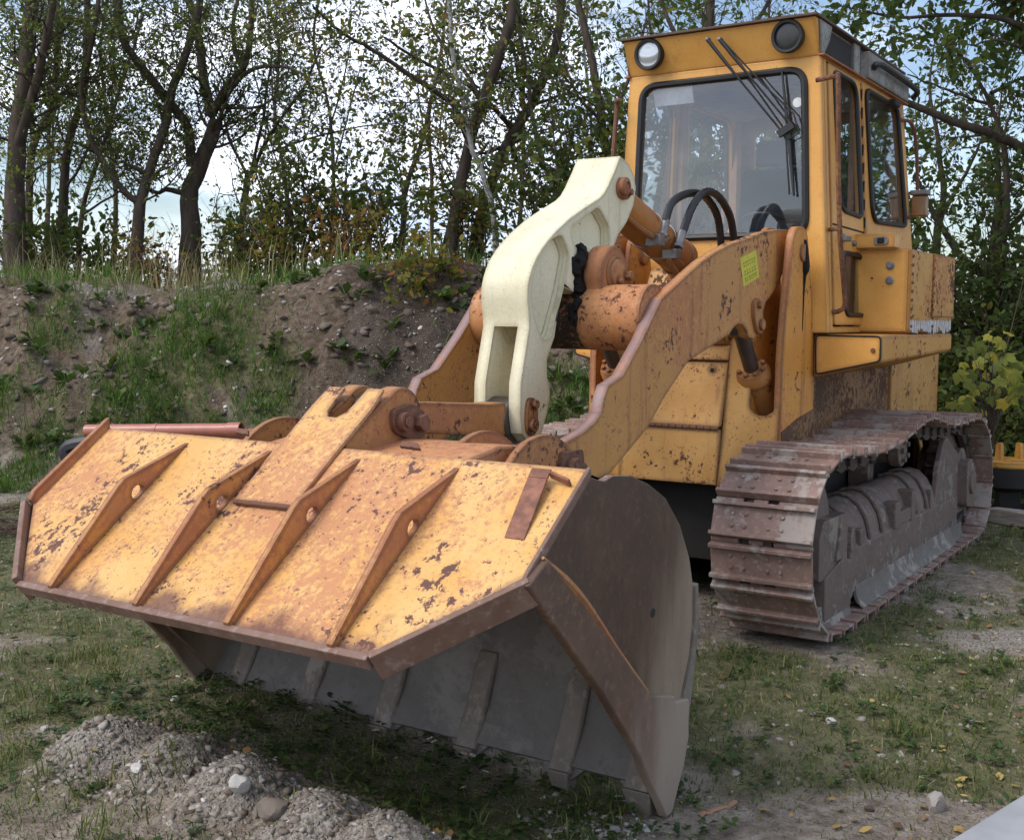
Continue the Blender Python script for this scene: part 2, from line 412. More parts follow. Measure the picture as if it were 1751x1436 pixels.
def rrect(x0, z0, x1, z1, r, n=5):
    p = []
    for cx, cz, a0 in ((x1-r, z1-r, 0), (x0+r, z1-r, 90), (x0+r, z0+r, 180), (x1-r, z0+r, 270)):
        for i in range(n+1):
            a = R(a0+90*i/n); p.append((cx+r*math.cos(a), cz+r*math.sin(a)))
    return p
def rpoly(pts, r, n=4):
    """round the corners of a polygon"""
    out = []; m = len(pts)
    for i in range(m):
        a, b, c = Vector(pts[i-1]), Vector(pts[i]), Vector(pts[(i+1) % m])
        rr = r[i] if isinstance(r, (list, tuple)) else r
        rr = min(rr, (a-b).length*.48, (c-b).length*.48)
        if rr < 1e-4: out.append(tuple(b)); continue
        p, q = b+(a-b).normalized()*rr, b+(c-b).normalized()*rr
        for k in range(n+1):
            t = k/n; out.append(tuple(p*(1-t)**2+b*2*t*(1-t)+q*t*t))
    return out
def catmull(pts, sub=6, closed=False):
    P = [np.array(p, float) for p in pts]; n = len(P); o = []
    for i in range(n if closed else n-1):
        p0 = P[(i-1) % n] if (closed or i > 0) else 2*P[0]-P[1]
        p1 = P[i]; p2 = P[(i+1) % n]
        p3 = P[(i+2) % n] if (closed or i+2 < n) else 2*P[-1]-P[-2]
        for k in range(sub):
            t = k/sub
            o.append(.5*((2*p1)+(-p0+p2)*t+(2*p0-5*p1+4*p2-p3)*t*t+(-p0+3*p1-3*p2+p3)*t**3))
    if not closed: o.append(P[-1])
    return o
def thing(name, label, cat, loc=(0, 0, 0), group=None):
    o = bpy.data.objects.new(name, None); o.location = loc; o.empty_display_size = .1; COL.objects.link(o)
    return tag(o, label, cat, group)
def tag(o, label=None, cat=None, group=None, kind=None):
    if label: o['label'] = label
    if cat: o['category'] = cat
    if group: o['group'] = group
    if kind: o['kind'] = kind
    return o

# ------------------------------------------------------------------ terrain
FH = np.array([math.cos(YAW), math.sin(YAW)]); RH = np.array([math.sin(YAW), -math.cos(YAW)])
def ds(x, y):
    a = x-CAM[0]; b = y-CAM[1]; return a*FH[0]+b*FH[1], a*RH[0]+b*RH[1]
def xy(d, s): return CAM[0]+d*FH[0]+s*RH[0], CAM[1]+d*FH[1]+s*RH[1]
_G = np.random.default_rng(5).random((256, 256))
def vnoise(x, y):
    xi = np.floor(x).astype(int); yi = np.floor(y).astype(int); fx = x-xi; fy = y-yi
    fx = fx*fx*(3-2*fx); fy = fy*fy*(3-2*fy); a = _G[xi % 256, yi % 256]; b = _G[(xi+1) % 256, yi % 256]; c = _G[xi % 256, (yi+1) % 256]; d = _G[(xi+1) % 256, (yi+1) % 256]
    return (a*(1-fx)+b*fx)*(1-fy)+(c*(1-fx)+d*fx)*fy
def fbm(x, y, o=4):
    r = 0; a = .5; t = 0
    for i in range(o): r = r+a*vnoise(x*2**i+17.3*i, y*2**i+5.1*i); t += a; a *= .5
    return r/t
def ss(a, b, x):
    t = np.clip((x-a)/(b-a), 0, 1); return t*t*(3-2*t)
RIDGE = [(3.66, -.80), (3.60, -.48), (3.62, -.12), (3.66, .28), (3.70, .61), (3.76, .97), (3.9, 1.3)]
RH_ = [.16, .15, .19, .16, .19, .15, .07]
def ridge(x, y):
    h = 0*x
    for (p, q), hh in zip(RIDGE, RH_):
        for e, k in ((0, 1),):
            h = np.maximum(h, hh*np.exp(-(((x-p-.08)/.20)**2+((y-q)/.19)**2)))
    for (p, q), hh in (((4.25, .25), .10), ((4.3, .75), .10)): h = np.maximum(h, hh*np.exp(-(((x-p)/.3)**2+((y-q)/.3)**2)))
    return h
def H(x, y):
    x = np.asarray(x, float); y = np.asarray(y, float)
    d, s = ds(x, y)
    n = fbm(x*.9, y*.9); n2 = fbm(x*3.1+9, y*3.1, 3)
    flat = (n-.5)*.07+(n2-.5)*.025
    under = ss(.3, -.2, np.abs(y)-1.15)*ss(-.3, .2, 1.6-x)
    flat = flat*(1-.8*under)-.03*under*0
    z = flat-.11*ss(5.0, 3.9, d)
    z = z+ridge(x, y)*(.8+.5*n2)
    # earth bank behind the machine
    n3 = fbm(x*.5+40, y*.5+7, 4)
    d0 = 10.5+.5*(n3-.5)+.25*ss(1, 5, s)
    hgt = 1.95-.75*ss(2.2, 5.5, s)+.30*np.exp(-((s+1.1)/1.3)**2)
    k = ss(d0, d0+3.1, d)
    rough = ((fbm(x*1.3, y*1.3+30, 5)-.5)*.55+(fbm(x*5.5, y*5.5+3, 4)-.5)*.20+(np.abs(fbm(x*2.2+8, y*2.2, 3)-.5)-.1)*.35)*np.clip(k*(1.15-k)*4, 0, 1)
    z = z*(1-k)+k*hgt+rough+k*.08*(n2-.5)
    z = z*(1-.9*ss(26, 45, d))
    return z
def grass_mask(x, y):
    d, s = ds(x, y); n = fbm(x*1.1+3, y*1.1+8, 4)
    g = ss(.44, .62, n)*.7*ss(10.9, 10.2, d)
    g = np.maximum(g, .7*ss(.8, -.6, y+.7*(x-3))*ss(.42, .58, fbm(x*1.7+1, y*1.7+2, 3))*ss(10.6, 9.8, d))
    # weeds in front of and under the bucket
    g = np.maximum(g, .6*np.exp(-((x-3.2)/.35)**2)*ss(1.15, .9, y)*ss(-1.6, -1.2, y))
    # grass sods on the bank
    for sc, dc, rs, rd in ((-3.75, 11.6, .55, 1.1), (-3.3, 12.5, .6, .8), (-2.85, 11.6, .35, .4), (-2.5, 12.0, .28, .5), (-4.6, 11.2, .25, .5), (-4.9, 12.4, .3, .5), (-5.4, 11.6, .5, .4), (-4.9, 10.6, .5, .35), (.4, 11.3, .9, .9), (-1.9, 11.4, .2, .3)):
        g = np.maximum(g, 1.15*np.exp(-((s-sc)/rs)**2-((d-dc)/rd)**2)*ss(.24, .42, fbm(x*2.3, y*2.3+5, 3)))
    g = np.maximum(g, .55*ss(13.1, 13.5, d)*ss(15.6, 14.6, d)*ss(.40, .52, fbm(x*.8, y*.8, 3)))
    g = g*(1-ss(.03, .07, ridge(x, y)))
    return np.clip(g, 0, 1)
def soil_mask(x, y):     # dark freshly pushed earth
    d, s = ds(x, y); return np.clip(np.exp(-((s+.9)/1.1)**4)*ss(10.6, 11.4, d)*ss(14.5, 13.6, d), 0, 1)
def gravel_mask(x, y):
    d, s = ds(x, y); n = fbm(x*1.4+60, y*1.4+20, 4)
    g = np.maximum(ss(.03, .08, ridge(x, y)), ss(.55, .68, n)*.7)
    g = np.maximum(g, .8*np.exp(-((x-3.15)/.16)**2-((y-.95)/.2)**2))
    g = np.maximum(g, np.exp(-((x-1.9)/.6)**2-((y+4.2)/.5)**2))
    g = np.maximum(g, .9*ss(1.2, 1.7, y)*ss(.40, .58, n))
    return np.clip(g, 0, 1)
dd = np.concatenate([np.linspace(-40, -1, 14), np.linspace(0, 3, 10), np.linspace(3.15, 10, 230), np.linspace(10.05, 15, 130), np.linspace(15.3, 28, 40), np.geomspace(30, 1500, 22)])
uu = np.concatenate([np.linspace(-3.5, -.62, 18), np.linspace(-.6, .6, 300), np.linspace(.62, 3.5, 18)])
Dg, Ug = np.meshgrid(dd, uu, indexing='ij')
Sg = Ug*(np.abs(Dg)+1.5)
Xg, Yg = xy(Dg, Sg); Zg = H(Xg, Yg)
nr, nc = Dg.shape
idx = np.arange(nr*nc).reshape(nr, nc)
quads = np.stack([idx[:-1, :-1], idx[1:, :-1], idx[1:, 1:], idx[:-1, 1:]], -1).reshape(-1, 4)
def ground_mat():
    t = NT('ground_soil'); v = t.tex()
    g = t.attr('grassy').outputs['Fac']; k = t.attr('gravelly').outputs['Fac']; w = t.attr('soily').outputs['Fac']
    n1 = t.noise(v, 1.3, 6, .6); n2 = t.noise(v, 14, 6, .7); n3 = t.noise(v, 60, 4, .6)
    dirt = t.ramp(n2, [(.25, (.11, .086, .064)), (.48, (.25, .205, .16)), (.75, (.46, .40, .335))])
    sp = t.node('ShaderNodeSeparateXYZ'); t.l.new(v, sp.inputs[0])
    bank = t.step(t.math('ADD', sp.outputs[2], t.math('MULTIPLY', n1, .3)), .3, .6)
    dirt = t.mix(t.math('MULTIPLY', bank, .8), dirt, t.ramp(n2, [(.25, (.052, .034, .021)), (.5, (.135, .094, .062)), (.78, (.28, .215, .16))]))
    grv = t.ramp(n3, [(.3, (.13, .11, .09)), (.5, (.32, .285, .245)), (.72, (.52, .48, .43))])
    vor = t.node('ShaderNodeTexVoronoi'); vor.inputs['Scale'].default_value = 34; t.l.new(v, vor.inputs['Vector'])
    peb = t.step(vor.outputs['Distance'], .16, .30, 1, 0)
    pc = t.ramp(vor.outputs['Color'], [(0, (.16, .13, .11)), (.6, (.36, .33, .29)), (1, (.6, .58, .55))])
    moss = t.ramp(n2, [(.3, (.065, .072, .030)), (.55, (.15, .145, .065)), (.8, (.28, .24, .13))])
    soil = t.ramp(n2, [(.3, (.032, .022, .016)), (.55, (.070, .050, .037)), (.8, (.13, .098, .075))])
    c = t.mix(t.math('MULTIPLY', k, .85), dirt, grv)
    c = t.mix(t.math('MULTIPLY', w, .9), c, soil)
    pm = t.math('MULTIPLY', peb, t.step(t.math('ADD', n1, t.math('MULTIPLY', k, .25)), .45, .75, .1, 1))
    c = t.mix(t.math('MULTIPLY', pm, .75), c, pc)
    c = t.mix(t.math('MULTIPLY', t.step(t.math('ADD', g, t.math('MULTIPLY', t.math('SUBTRACT', n2, .5), .8)), .25, .7), .85), c, moss)
    t.set('Base Color', c); t.set('Roughness', .95); t.b.inputs['Specular IOR Level'].default_value = .1
    t.bump(t.math('ADD', t.math('ADD', n2, n3), t.math('MULTIPLY', pm, 1.0)), .9, .03)
    return t.m
gnd = fast_mesh('ground', np.stack([Xg, Yg, Zg], -1).reshape(-1, 3), quads[:, ::-1].ravel(), np.full(len(quads), 4), ground_mat(), smooth=True)
for nm, fn in (('grassy', grass_mask), ('gravelly', gravel_mask), ('soily', soil_mask)):
    a = gnd.data.attributes.new(nm, 'FLOAT', 'POINT'); a.data.foreach_set('value', fn(Xg, Yg).ravel().astype(np.float32))
if gnd.data.polygons[len(quads)//2].normal.z < 0: gnd.data.flip_normals()
tag(gnd, kind='structure')
# ------------------------------------------------------------------ track loader
LOADER = thing('track_loader', 'old rusty yellow crawler loader resting its ribbed bucket on the ground', 'track loader', (0, 0, 0))
def part(name, parent=LOADER):
    o = bpy.data.objects.new(name, None); o.empty_display_size = .05
    return link(o, parent)

# ---- tracks
TP = [(-2.5, .035), (-1.6, .035), (-.6, .035), (.3, .035), (.75, .04), (.98, .085), (1.13, .19), (1.225, .34), (1.255, .5), (1.235, .66), (1.15, .80), (.99, .90), (.77, .945),
      (.5, .93), (.25, .915), (.03, .91), (-.3, .93), (-.54, .965), (-.78, 1.003), (-1.0, 1.015), (-1.2, .99), (-1.45, .95), (-1.78, .925), (-2.33, .925), (-2.55, .885), (-2.72, .80), (-2.85, .67), (-2.925, .5), (-2.93, .32), (-2.86, .16), (-2.72, .07)]
cp = catmull(TP, 16, True)
seg = [np.linalg.norm(cp[(i+1) % len(cp)]-cp[i]) for i in range(len(cp))]
cum = np.concatenate([[0], np.cumsum(seg)]); LTOT = cum[-1]
def tpos(s):
    s %= LTOT; i = int(np.searchsorted(cum, s, 'right')-1) % len(cp); t = (s-cum[i])/seg[i]
    return cp[i]*(1-t)+cp[(i+1) % len(cp)]*t
NSH = 46; PITCHS = LTOT/NSH
def shoe_mesh():
    m = MB(); hp = PITCHS/2
    w = .255
    m.prism([(-.066, 0), (.066, 0), (.066, -.014), (-.066, -.014)], -w, w)
    for sx in (-1, 1):
        a = .076*sx
        m.prism([(a-.010, .030), (a+.010, .030), (a+.013, -.014), (a-.013, -.014)], -w, w)
        # lip between grouser and shoe edge, with two mud-relief notches
        x0, x1 = sorted((.089*sx, (hp+.003)*sx))
        for y0, y1 in ((-w, -.065), (-.012, .06), (.113, w)):
            m.box((x0, y0, -.026), (x1, y1, -.012+.002*sx))
    for bx in (-.03, .03):
        for by in (-.10, -.035, .085, .15): m.cyl((bx, by, 0), (bx, by, .010), .011, .010, 6)
    return m
def undercarriage(sg):
    root = part('track')
    yc = .825*sg
    first = None
    for k in range(NSH):
        s = (k+.35)*PITCHS; p = tpos(s); q = tpos(s+PITCHS*.45); r = tpos(s-PITCHS*.45)
        d = (q-r)/np.linalg.norm(q-r)          # runs forward on the ground, over the front, back along the top
        nx, nz = d[1], -d[0]                    # outward
        mat = Matrix(((d[0], 0, nx, p[0]), (0, 1 if True else 0, 0, yc), (d[1], 0, nz, p[1]), (0, 0, 0, 1)))
        # keep a right-handed frame
        if mat.to_3x3().determinant() < 0:
            mat = Matrix(((d[0], 0, nx, p[0]), (0, -1, 0, yc), (d[1], 0, nz, p[1]), (0, 0, 0, 1)))
        if k == 0 and 'shoe' not in globals():
            globals()['shoe'] = shoe_mesh().build('track_shoe', M['shoe'], root, smooth=30, bevel=.003); o = globals()['shoe']
        else:
            o = globals()['shoe'].copy(); COL.objects.link(o); o.parent = root
        o.matrix_local = mat @ Matrix.Rotation(R(random.uniform(-1.5, 1.5)), 4, 'Y')
    # chain links under the shoes
    m = MB()
    for k in range(NSH):
        s = (k+.35)*PITCHS
        p = tpos(s); q = tpos(s+PITCHS*.5); r = tpos(s-PITCHS*.5); d = (q-r)/np.linalg.norm(q-r); n = np.array([d[1], -d[0]])
        for yo in (-.10, .06):
            pr = [tuple(r-n*.015), tuple(q-n*.015), tuple(q-n*.105-d*.01), tuple(p-n*.125), tuple(r-n*.105+d*.01)]
            m.prism(pr, yc+yo, yc+yo+.04)
        e = q-n*.065; m.cyl((e[0], yc-.12, e[1]), (e[0], yc+.12, e[1]), .028, n=10)
    m.build('track_chain', M['chain'], root, smooth=30)
    # idler, sprocket, carrier roller
    m = MB(); m.lathe((.83, yc-.10, .49), (0, 1, 0), [(0, .05), (0, .30), (.02, .37), (.05, .37), (.055, .40), (.145, .40), (.15, .37), (.18, .37), (.2, .30), (.2, .05)], 32)
    m.build('front_idler', M['frame'], root)
    m = MB()
    pr = []
    for i in range(25):
        a = 2*PI*i/25
        for da, rr in ((-.06, .375), (-.03, .42), (.03, .42), (.06, .375)): pr.append((-2.42+rr*math.cos(a+da), .49+rr*math.sin(a+da)))
    m.prism(pr, yc-.035, yc+.035); m.cyl((-2.42, yc-.14, .49), (-2.42, yc+.13, .49), .2, n=24)
    m.build('drive_sprocket', M['frame'], root)
    m = MB(); m.lathe((-.98, yc-.16*sg, .80), (0, sg, 0), [(0, .06), (0, .10), (.06, .10), (.07, .085), (.16, .085), (.17, .105), (.235, .105), (.245, .06), (.25, .05)], 20)
    for i in range(5):
        a = 2*PI*i/5; m.cyl((-.98+.06*math.cos(a), yc+.08*sg, .80+.06*math.sin(a)), (-.98+.06*math.cos(a), yc+.105*sg, .80+.06*math.sin(a)), .018, n=8)
    m.box((-1.04, min(yc-.25*sg, yc-.12*sg), .55), (-.92, max(yc-.25*sg, yc-.12*sg), .84))
    m.build('carrier_roller', M['frame'], root, bevel=.004)
    # frame: domed spring housing on a plate-sided beam
    def Y(v): return v*sg
    m = MB()
    cs = [(.985, .14), (.985, .375), (.962, .39), (.955, .44), (.935, .50), (.90, .56), (.85, .605), (.79, .62), (.72, .60), (.68, .54), (.665, .40), (.665, .14)]
    m.prism([(Y(a), b) for a, b in cs], .34, -1.62, 'x')
    cs2 = [(.975, .14), (.975, .36), (.94, .37), (.93, .46), (.88, .52), (.72, .52), (.665, .40), (.665, .14)]
    m.prism([(Y(a), b) for a, b in cs2], -1.62, -2.25, 'x')
    for x0, x1, z0, z1, yy in ((-.62, -.50, .37, .53, .995), (-.98, -.88, .37, .56, .995), (-.88, -.62, .38, .46, .99), (-1.45, -1.40, .37, .5, .985), (.28, .34, .37, .50, .99), (.10, .16, .38, .47, .985)):
        m.box((x0, min(Y(.80), Y(yy)), z0), (x1, max(Y(.80), Y(yy)), z1))
    m.build('track_frame', M['frame'], root, bevel=.006)
    for x in (.30, -.05, -.3, -1.1, -1.35):
        m = MB(); m.tube([(x, Y(a), b) for a, b in [(.975, .385), (.965, .44), (.945, .505), (.905, .57), (.85, .618), (.79, .632), (.72, .61)]], .013, 6)
        m.build('housing_rib', M['frame'], root)
    m = MB()
    ylo, yhi = sorted((Y(.885), Y(.985)))
    m.prism(rpoly([(.40, .30), (.40, .60), (.80, .60), (.86, .52), (.86, .30)], .02), ylo, yhi)
    ylo, yhi = sorted((Y(.92), Y(1.0)))
    m.prism(rpoly([(.36, .09), (.36, .34), (.52, .37), (.80, .31), (.80, .09)], .02), ylo, yhi)
    m.prism(rpoly([(.52, .37), (.50, .52), (.56, .54), (.62, .37)], .01), ylo, yhi)
    m.build('idler_yoke', M['frame'], root, bevel=.006)
    # roller guards: flared plates with mud
    m = MB()
    prof = [(.97, .17), (.99, .17), (1.0, .11), (1.035, .055), (1.03, .045), (.985, .09), (.97, .14)]
    m.prism([(Y(a), b) for a, b in prof], .24, -2.0, 'x')
    prof2 = [(.95, .17), (.985, .17), (.99, .11), (1.01, .03), (1.0, .02), (.97, .09)]
    m.prism([(Y(a), b) for a, b in prof2], .86, .36, 'x')
    m.prism([(Y(a), b-.01) for a, b in prof2], -2.0, -2.35, 'x')
    m.build('roller_guard', M['guard'], root, bevel=.004)
    for k, x in enumerate((.33, -.1, -.5, -.9, -1.3, -1.7, -2.05)):
        m = MB(); m.lathe((x, yc-.14, .165), (0, 1, 0), [(0, .11), (.05, .11), (.06, .09), (.22, .09), (.23, .11), (.28, .11)], 16)
        m.cyl((x, yc+.14*sg, .165), (x, yc+.165*sg, .165), .045, n=14)
        m.build('track_roller', M['guard'], root)
    m = MB(); ylo, yhi = sorted((Y(.93), Y(.965)))
    m.prism(rpoly([(-1.60, .36), (-1.66, .62), (-1.80, .80), (-1.90, .81), (-2.32, .64), (-2.52, .50), (-2.52, .22), (-1.75, .22)], .03), ylo, yhi)
    ylo, yhi = sorted((Y(.94), Y(1.03)))
    m.prism(rpoly([(-2.30, .28), (-2.28, .60), (-2.42, .62), (-2.56, .52), (-2.56, .24)], .03), ylo, yhi)
    m.cyl((-2.42, Y(.9), .44), (-2.42, Y(1.05), .44), .08, n=16)
    m.build('sprocket_guard', M['frame'], root, bevel=.006)
    return root
undercarriage(1); undercarriage(-1)

# ---- hull
m = MB()
m.box((-2.95, -.55, .30), (-.12, .55, 1.50)); m.box((-.12, -.33, .30), (.30, .33, 1.45))
m.box((-3.15, -.60, .82), (-1.78, .60, 1.52)); m.box((-3.1, -.56, 1.52), (-1.95, .56, 2.02))

m.build('hull', M['hood'], LOADER, bevel=.01)
m = MB(); m.box((-2.6, -.56, .25), (.40, .56, .72)); m.build('belly_pan', M['dark'], LOADER)  # shade of the belly hollow is put into the pan's colour
for s in (-1, 1):
    m = MB(); m.box((-1.75, min(.552*s, .585*s), .85), (-.135, max(.552*s, .585*s), 1.5)); m.build('brown_side_panel', M['brownside'], LOADER)  # darker brown panel set on the hull below each side tank
    m = MB(); m.prism([(-.15, .80), (.36, .80), (.40, 1.0), (.15, 1.06), (-.15, 1.10)], *sorted((.601*s, .606*s))); m.build('oil_stain', M['brownside'], LOADER)
# ---- front hood
def hoodpt(z):                                  # x of the raked hood front
    return .563-(z-.703)*.08 if z < 1.014 else .54-(z-1.014)*.285
m = MB()
m.prism([(hoodpt(.70), .70), (hoodpt(1.006), 1.006), (hoodpt(1.006)-.03, 1.006), (hoodpt(.7)-.03, .70)], -.30, .30)
m.build('lower_hood_panel', M['hood'], LOADER, bevel=.005)
m = MB()
m.prism([(hoodpt(1.022), 1.022), (hoodpt(1.372), 1.372), (hoodpt(1.372)-.03, 1.372), (hoodpt(1.022)-.03, 1.022)], -.30, .30)
m.cyl((hoodpt(1.33)+.005, .215, 1.33), (hoodpt(1.33)-.02, .215, 1.33), .022, n=16)
hp = m.build('upper_hood_panel', M['hood'], LOADER, bevel=.005)
m = MB(); m.cyl((hoodpt(1.33)+.009, .215, 1.33), (hoodpt(1.33)-.02, .215, 1.33), .012, n=12); m.build('latch', M['dark'], hp)
m = MB()
for k in range(14): 
    y0 = -.29+k*.042; m.cyl((.546, y0, 1.014), (.546, y0+.038, 1.014), .011, n=10)
m.build('hood_hinge', M['rust'], hp)
m = MB(); m.prism([(hoodpt(1.39), 1.385), (hoodpt(1.46), 1.465), (.30, 1.50), (.30, 1.385)], -.30, .30)
m.box((.30, -.42, .60), (.395, .42, 1.5))
m.build('hood_top_plate', M['hood'], LOADER, bevel=.005)
m = MB()
m.prism([(.40, 1.47), (.46, 1.52), (.25, 1.90), (.10, 1.93), (.05, 1.47)], -.28, .28)
m.build('valve_cover', M['hood'], LOADER, bevel=.008)
# notched plates either side of the hood: between hood and tower
for s in (-1, 1):
    m = MB()
    arc = [(.505+.07*math.cos(a), 1.155+.068*math.sin(a)) for a in np.linspace(PI, 2*PI, 13)]
    o = [(.302, .70), (.58, .70), (.59, 1.15)]+[(.582, 1.16)]+arc[::-1]+[(.435, 1.36), (.42, 1.50), (.375, 1.545), (.302, 1.50)]
    def fn(u, v, t, s=s):
        x0 = hoodpt(v); x1 = .412-(v-1.0)*.02; k = (u-.30)/.30
        return (x0*(1-k)+x1*k-.02*t, s*u, v)
    m.holed(o, [], fn)
    m.build('notched_plate', M['hood'], LOADER)
# ---- towers
TW = rpoly([(.41, .82), (.40, 1.16), (.396, 1.41), (.355, 1.70), (.285, 2.06), (.23, 2.125), (.10, 2.13), (.045, 2.08), (-.005, 1.88), (-.10, 1.55), (-.13, 1.2), (-.13, .82)], [.01, .01, .05, .2, .05, .06, .06, .05, .2, .1, .02, .01])
for s in (-1, 1):
    ro = part('loader_tower')
    for y0, y1 in ((.556, .60), (.395, .425)):
        a, b = sorted((y0*s, y1*s))
        m = MB(); m.prism(TW, a, b, emi=1)
        m.build('tower_plate', [M['tower'], M['rib']], ro, bevel=.004)
    m = MB(); a, b = sorted((.425*s, .556*s)); m.box((-.13, a, 1.0), (-.06, b, 1.75)); m.build('tower_web', M['dark'], ro)
    # pivot pin with grease run
    m = MB(); a, b = sorted((.37*s, .612*s)); m.cyl((.13, a, 1.985), (.13, b, 1.985), .05, n=20)
    m.build('pivot_pin', M['cyl'], ro, bevel=.004)
    m = MB()
    for i in range(3):
        pass
    pts = [(.105+.012*math.sin(z*9), .6015*s, z) for z in np.linspace(2.06, 1.86, 9)]
    m.tube(pts, [.010, .014, .02, .022, .025, .028, .03, .026, .012], 8)
    pts = [(.10, .6012*s, z) for z in np.linspace(1.86, 1.55, 6)]
    m.tube(pts, [.014, .008, .006, .005, .004, .002], 6)
    m.build('grease_smear', M['grease'], ro)

# ---- lift arms
ARM = [(.114, 2.117), (.27, 2.108), (.439, 2.088), (.58, 2.063), (.72, 2.03), (.94, 1.992), (1.149, 1.936), (1.31, 1.882), (1.468, 1.816), (1.737, 1.70), (1.916, 1.523), (2.097, 1.369), (2.227, 1.332), (2.262, 1.28),
       (2.284, 1.221), (2.34, 1.185), (2.419, 1.156), (2.554, 1.127), (2.70, 1.10), (2.83, 1.06), (2.86, .99), (2.80, .93), (2.70, .915), (2.45, .93), (2.19, .963), (1.844, 1.131), (1.688, 1.253), (1.436, 1.412), (1.276, 1.45), (.94, 1.538),
       (.90, 1.566), (.84, 1.588), (.77, 1.585), (.71, 1.555), (.69, 1.52), (.60, 1.505), (.55, 1.545), (.51, 1.62), (.451, 1.704), (.314, 1.772), (.235, 1.835), (.172, 1.90), (.06, 1.90), (.03, 2.0), (.06, 2.09)]
def arm_edge(p, q):
    mx = (p[0]+q[0])/2; mz = (p[1]+q[1])/2
    top = mz > 1.0 and (mx > 1.9 and mz > 1.16 or 1.74 < mx)
    return 1 if (1.73 < mx < 2.9 and mz > 1.05 and not (mx < 2.15 and mz < 1.3)) else 0
for s in (-1, 1):
    ro = part('lift_arm')
    a, b = sorted((.46*s, .515*s))
    m = MB(); m.prism(ARM, a, b, edge_fn=arm_edge)
    m.build('arm_plate', [M['arm'], M['armedge']], ro, bevel=.004)
    # cylinder pin keeper
    m = MB(); a, b = sorted((.514*s, .535*s))
    m.prism(rpoly([(.655, 1.62), (.66, 1.71), (.60, 1.73), (.56, 1.70), (.52, 1.60), (.52, 1.555), (.56, 1.53), (.61, 1.55)], .03), a, b)
    m.cyl((.605, .535*s, 1.69), (.605, .555*s, 1.69), .022, n=6); m.cyl((.565, .535*s, 1.585), (.565, .552*s, 1.585), .03, n=14)
    m.build('pin_keeper', M['linkage'], ro, bevel=.003)
    m = MB(); a, b = sorted((.41*s, .52*s)); m.cyl((.77, a, 1.575), (.77, b, 1.575), .0, .0) if False else None
    a, b = sorted((.40*s, .575*s)); m.cyl((2.75, a, 1.01), (2.75, b, 1.01), .055, n=20)
    m.build('bucket_pin', M['rod'], ro, bevel=.004)
    # lift cylinder
    cy = .425*s
    rc = part('lift_cylinder', ro) if False else None
    d = (Vector((.60, cy, 1.575))-Vector((.06, cy, .93))).normalized(); P1 = Vector((.60, cy, 1.575))
    m = MB(); m.cyl(P1, P1-d*.55, .042, n=20); m.lathe(P1-Vector((0, .033, 0)), (0, 1, 0), [(0, .03), (0, .06), (.066, .06), (.066, .03)], 20)
    m.build('cylinder_rod', M['rod'], ro)
    m = MB(); G = P1-d*.30
    m.lathe(G, -d, [(0, .045), (0, .085), (.03, .098), (.08, .098), (.085, .085), (.13, .082), (.55, .082), (.56, .03)], 24)
    u = d.orthogonal().normalized(); w = d.cross(u)
    for i in range(8):
        a = 2*PI*i/8; c = G+(u*math.cos(a)+w*math.sin(a))*.07; m.cyl(c-d*.02, c+d*.018, .014, n=6)
    m.build('cylinder_barrel', M['cyl'], ro, bevel=.003)
# sticker on the left arm
m = MB(); y = .5165
m.add([(.835, y, 1.924), (.615, y, 1.978), (.560, y, 1.838), (.775, y, 1.780)], [(0, 1, 2, 3)])
stk = m.build('warning_sticker', plain('yellow_sticker', (.62, .56, .04), .5, var=.12), LOADER, recalc=False)
stk.data.flip_normals() if stk.data.polygons[0].normal.y < 0 else None
def text(body, name, size, mat, parent, origin, ux, uz, ext=.0004):
    cu = bpy.data.curves.new(name, 'FONT'); cu.body = body; cu.size = size; cu.align_x = 'LEFT'; cu.align_y = 'TOP_BASELINE'; cu.extrude = ext
    ob = bpy.data.objects.new(name, cu); COL.objects.link(ob); bpy.context.view_layer.update()
    dg = bpy.context.evaluated_depsgraph_get(); me = bpy.data.meshes.new_from_object(ob.evaluated_get(dg))
    bpy.data.objects.remove(ob); bpy.data.curves.remove(cu)
    me.materials.clear(); me.materials.append(mat)
    ux = Vector(ux).normalized(); uz = Vector(uz).normalized(); un = ux.cross(uz).normalized()
    for v in me.vertices:
        c = v.co.copy(); v.co = Vector(origin)+ux*c.x+uz*c.y+un*c.z
    o = bpy.data.objects.new(name, me); link(o, parent); return o
stxt = plain('faded_sticker_ink', (.30, .27, .02), .6)
ux = Vector((-.22, 0, .054)); uz = Vector((.03, 0, .105))
for k, (ln, off) in enumerate((('DANGER', .055), ('KEEP CLEAR', .10), ('OF ARMS', .145))) if False else enumerate((('BAGGER', 0),)) if False else ():
    pass
# faded, mostly unreadable print: rows of worn strokes
m = MB(); o0 = Vector((.825, .5172, 1.915)); du = (Vector((.615, .5172, 1.966))-o0); dv = Vector((.775, .5172, 1.792))-o0
for r_, n_ in ((.16, 6), (.28, 6), (.50, 5), (.62, 5), (.78, 7), (.88, 6)):
    for k in range(n_):
        a = .10+.8*(k+.15)/n_; b = a+.8/n_*random.uniform(.35, .7); h = .07
        p = [o0+du*a+dv*r_, o0+du*b+dv*r_, o0+du*b+dv*(r_+h), o0+du*a+dv*(r_+h)]
        m.add(p, [(0, 1, 2, 3)])
m.build('sticker_print', stxt, stk, recalc=False)

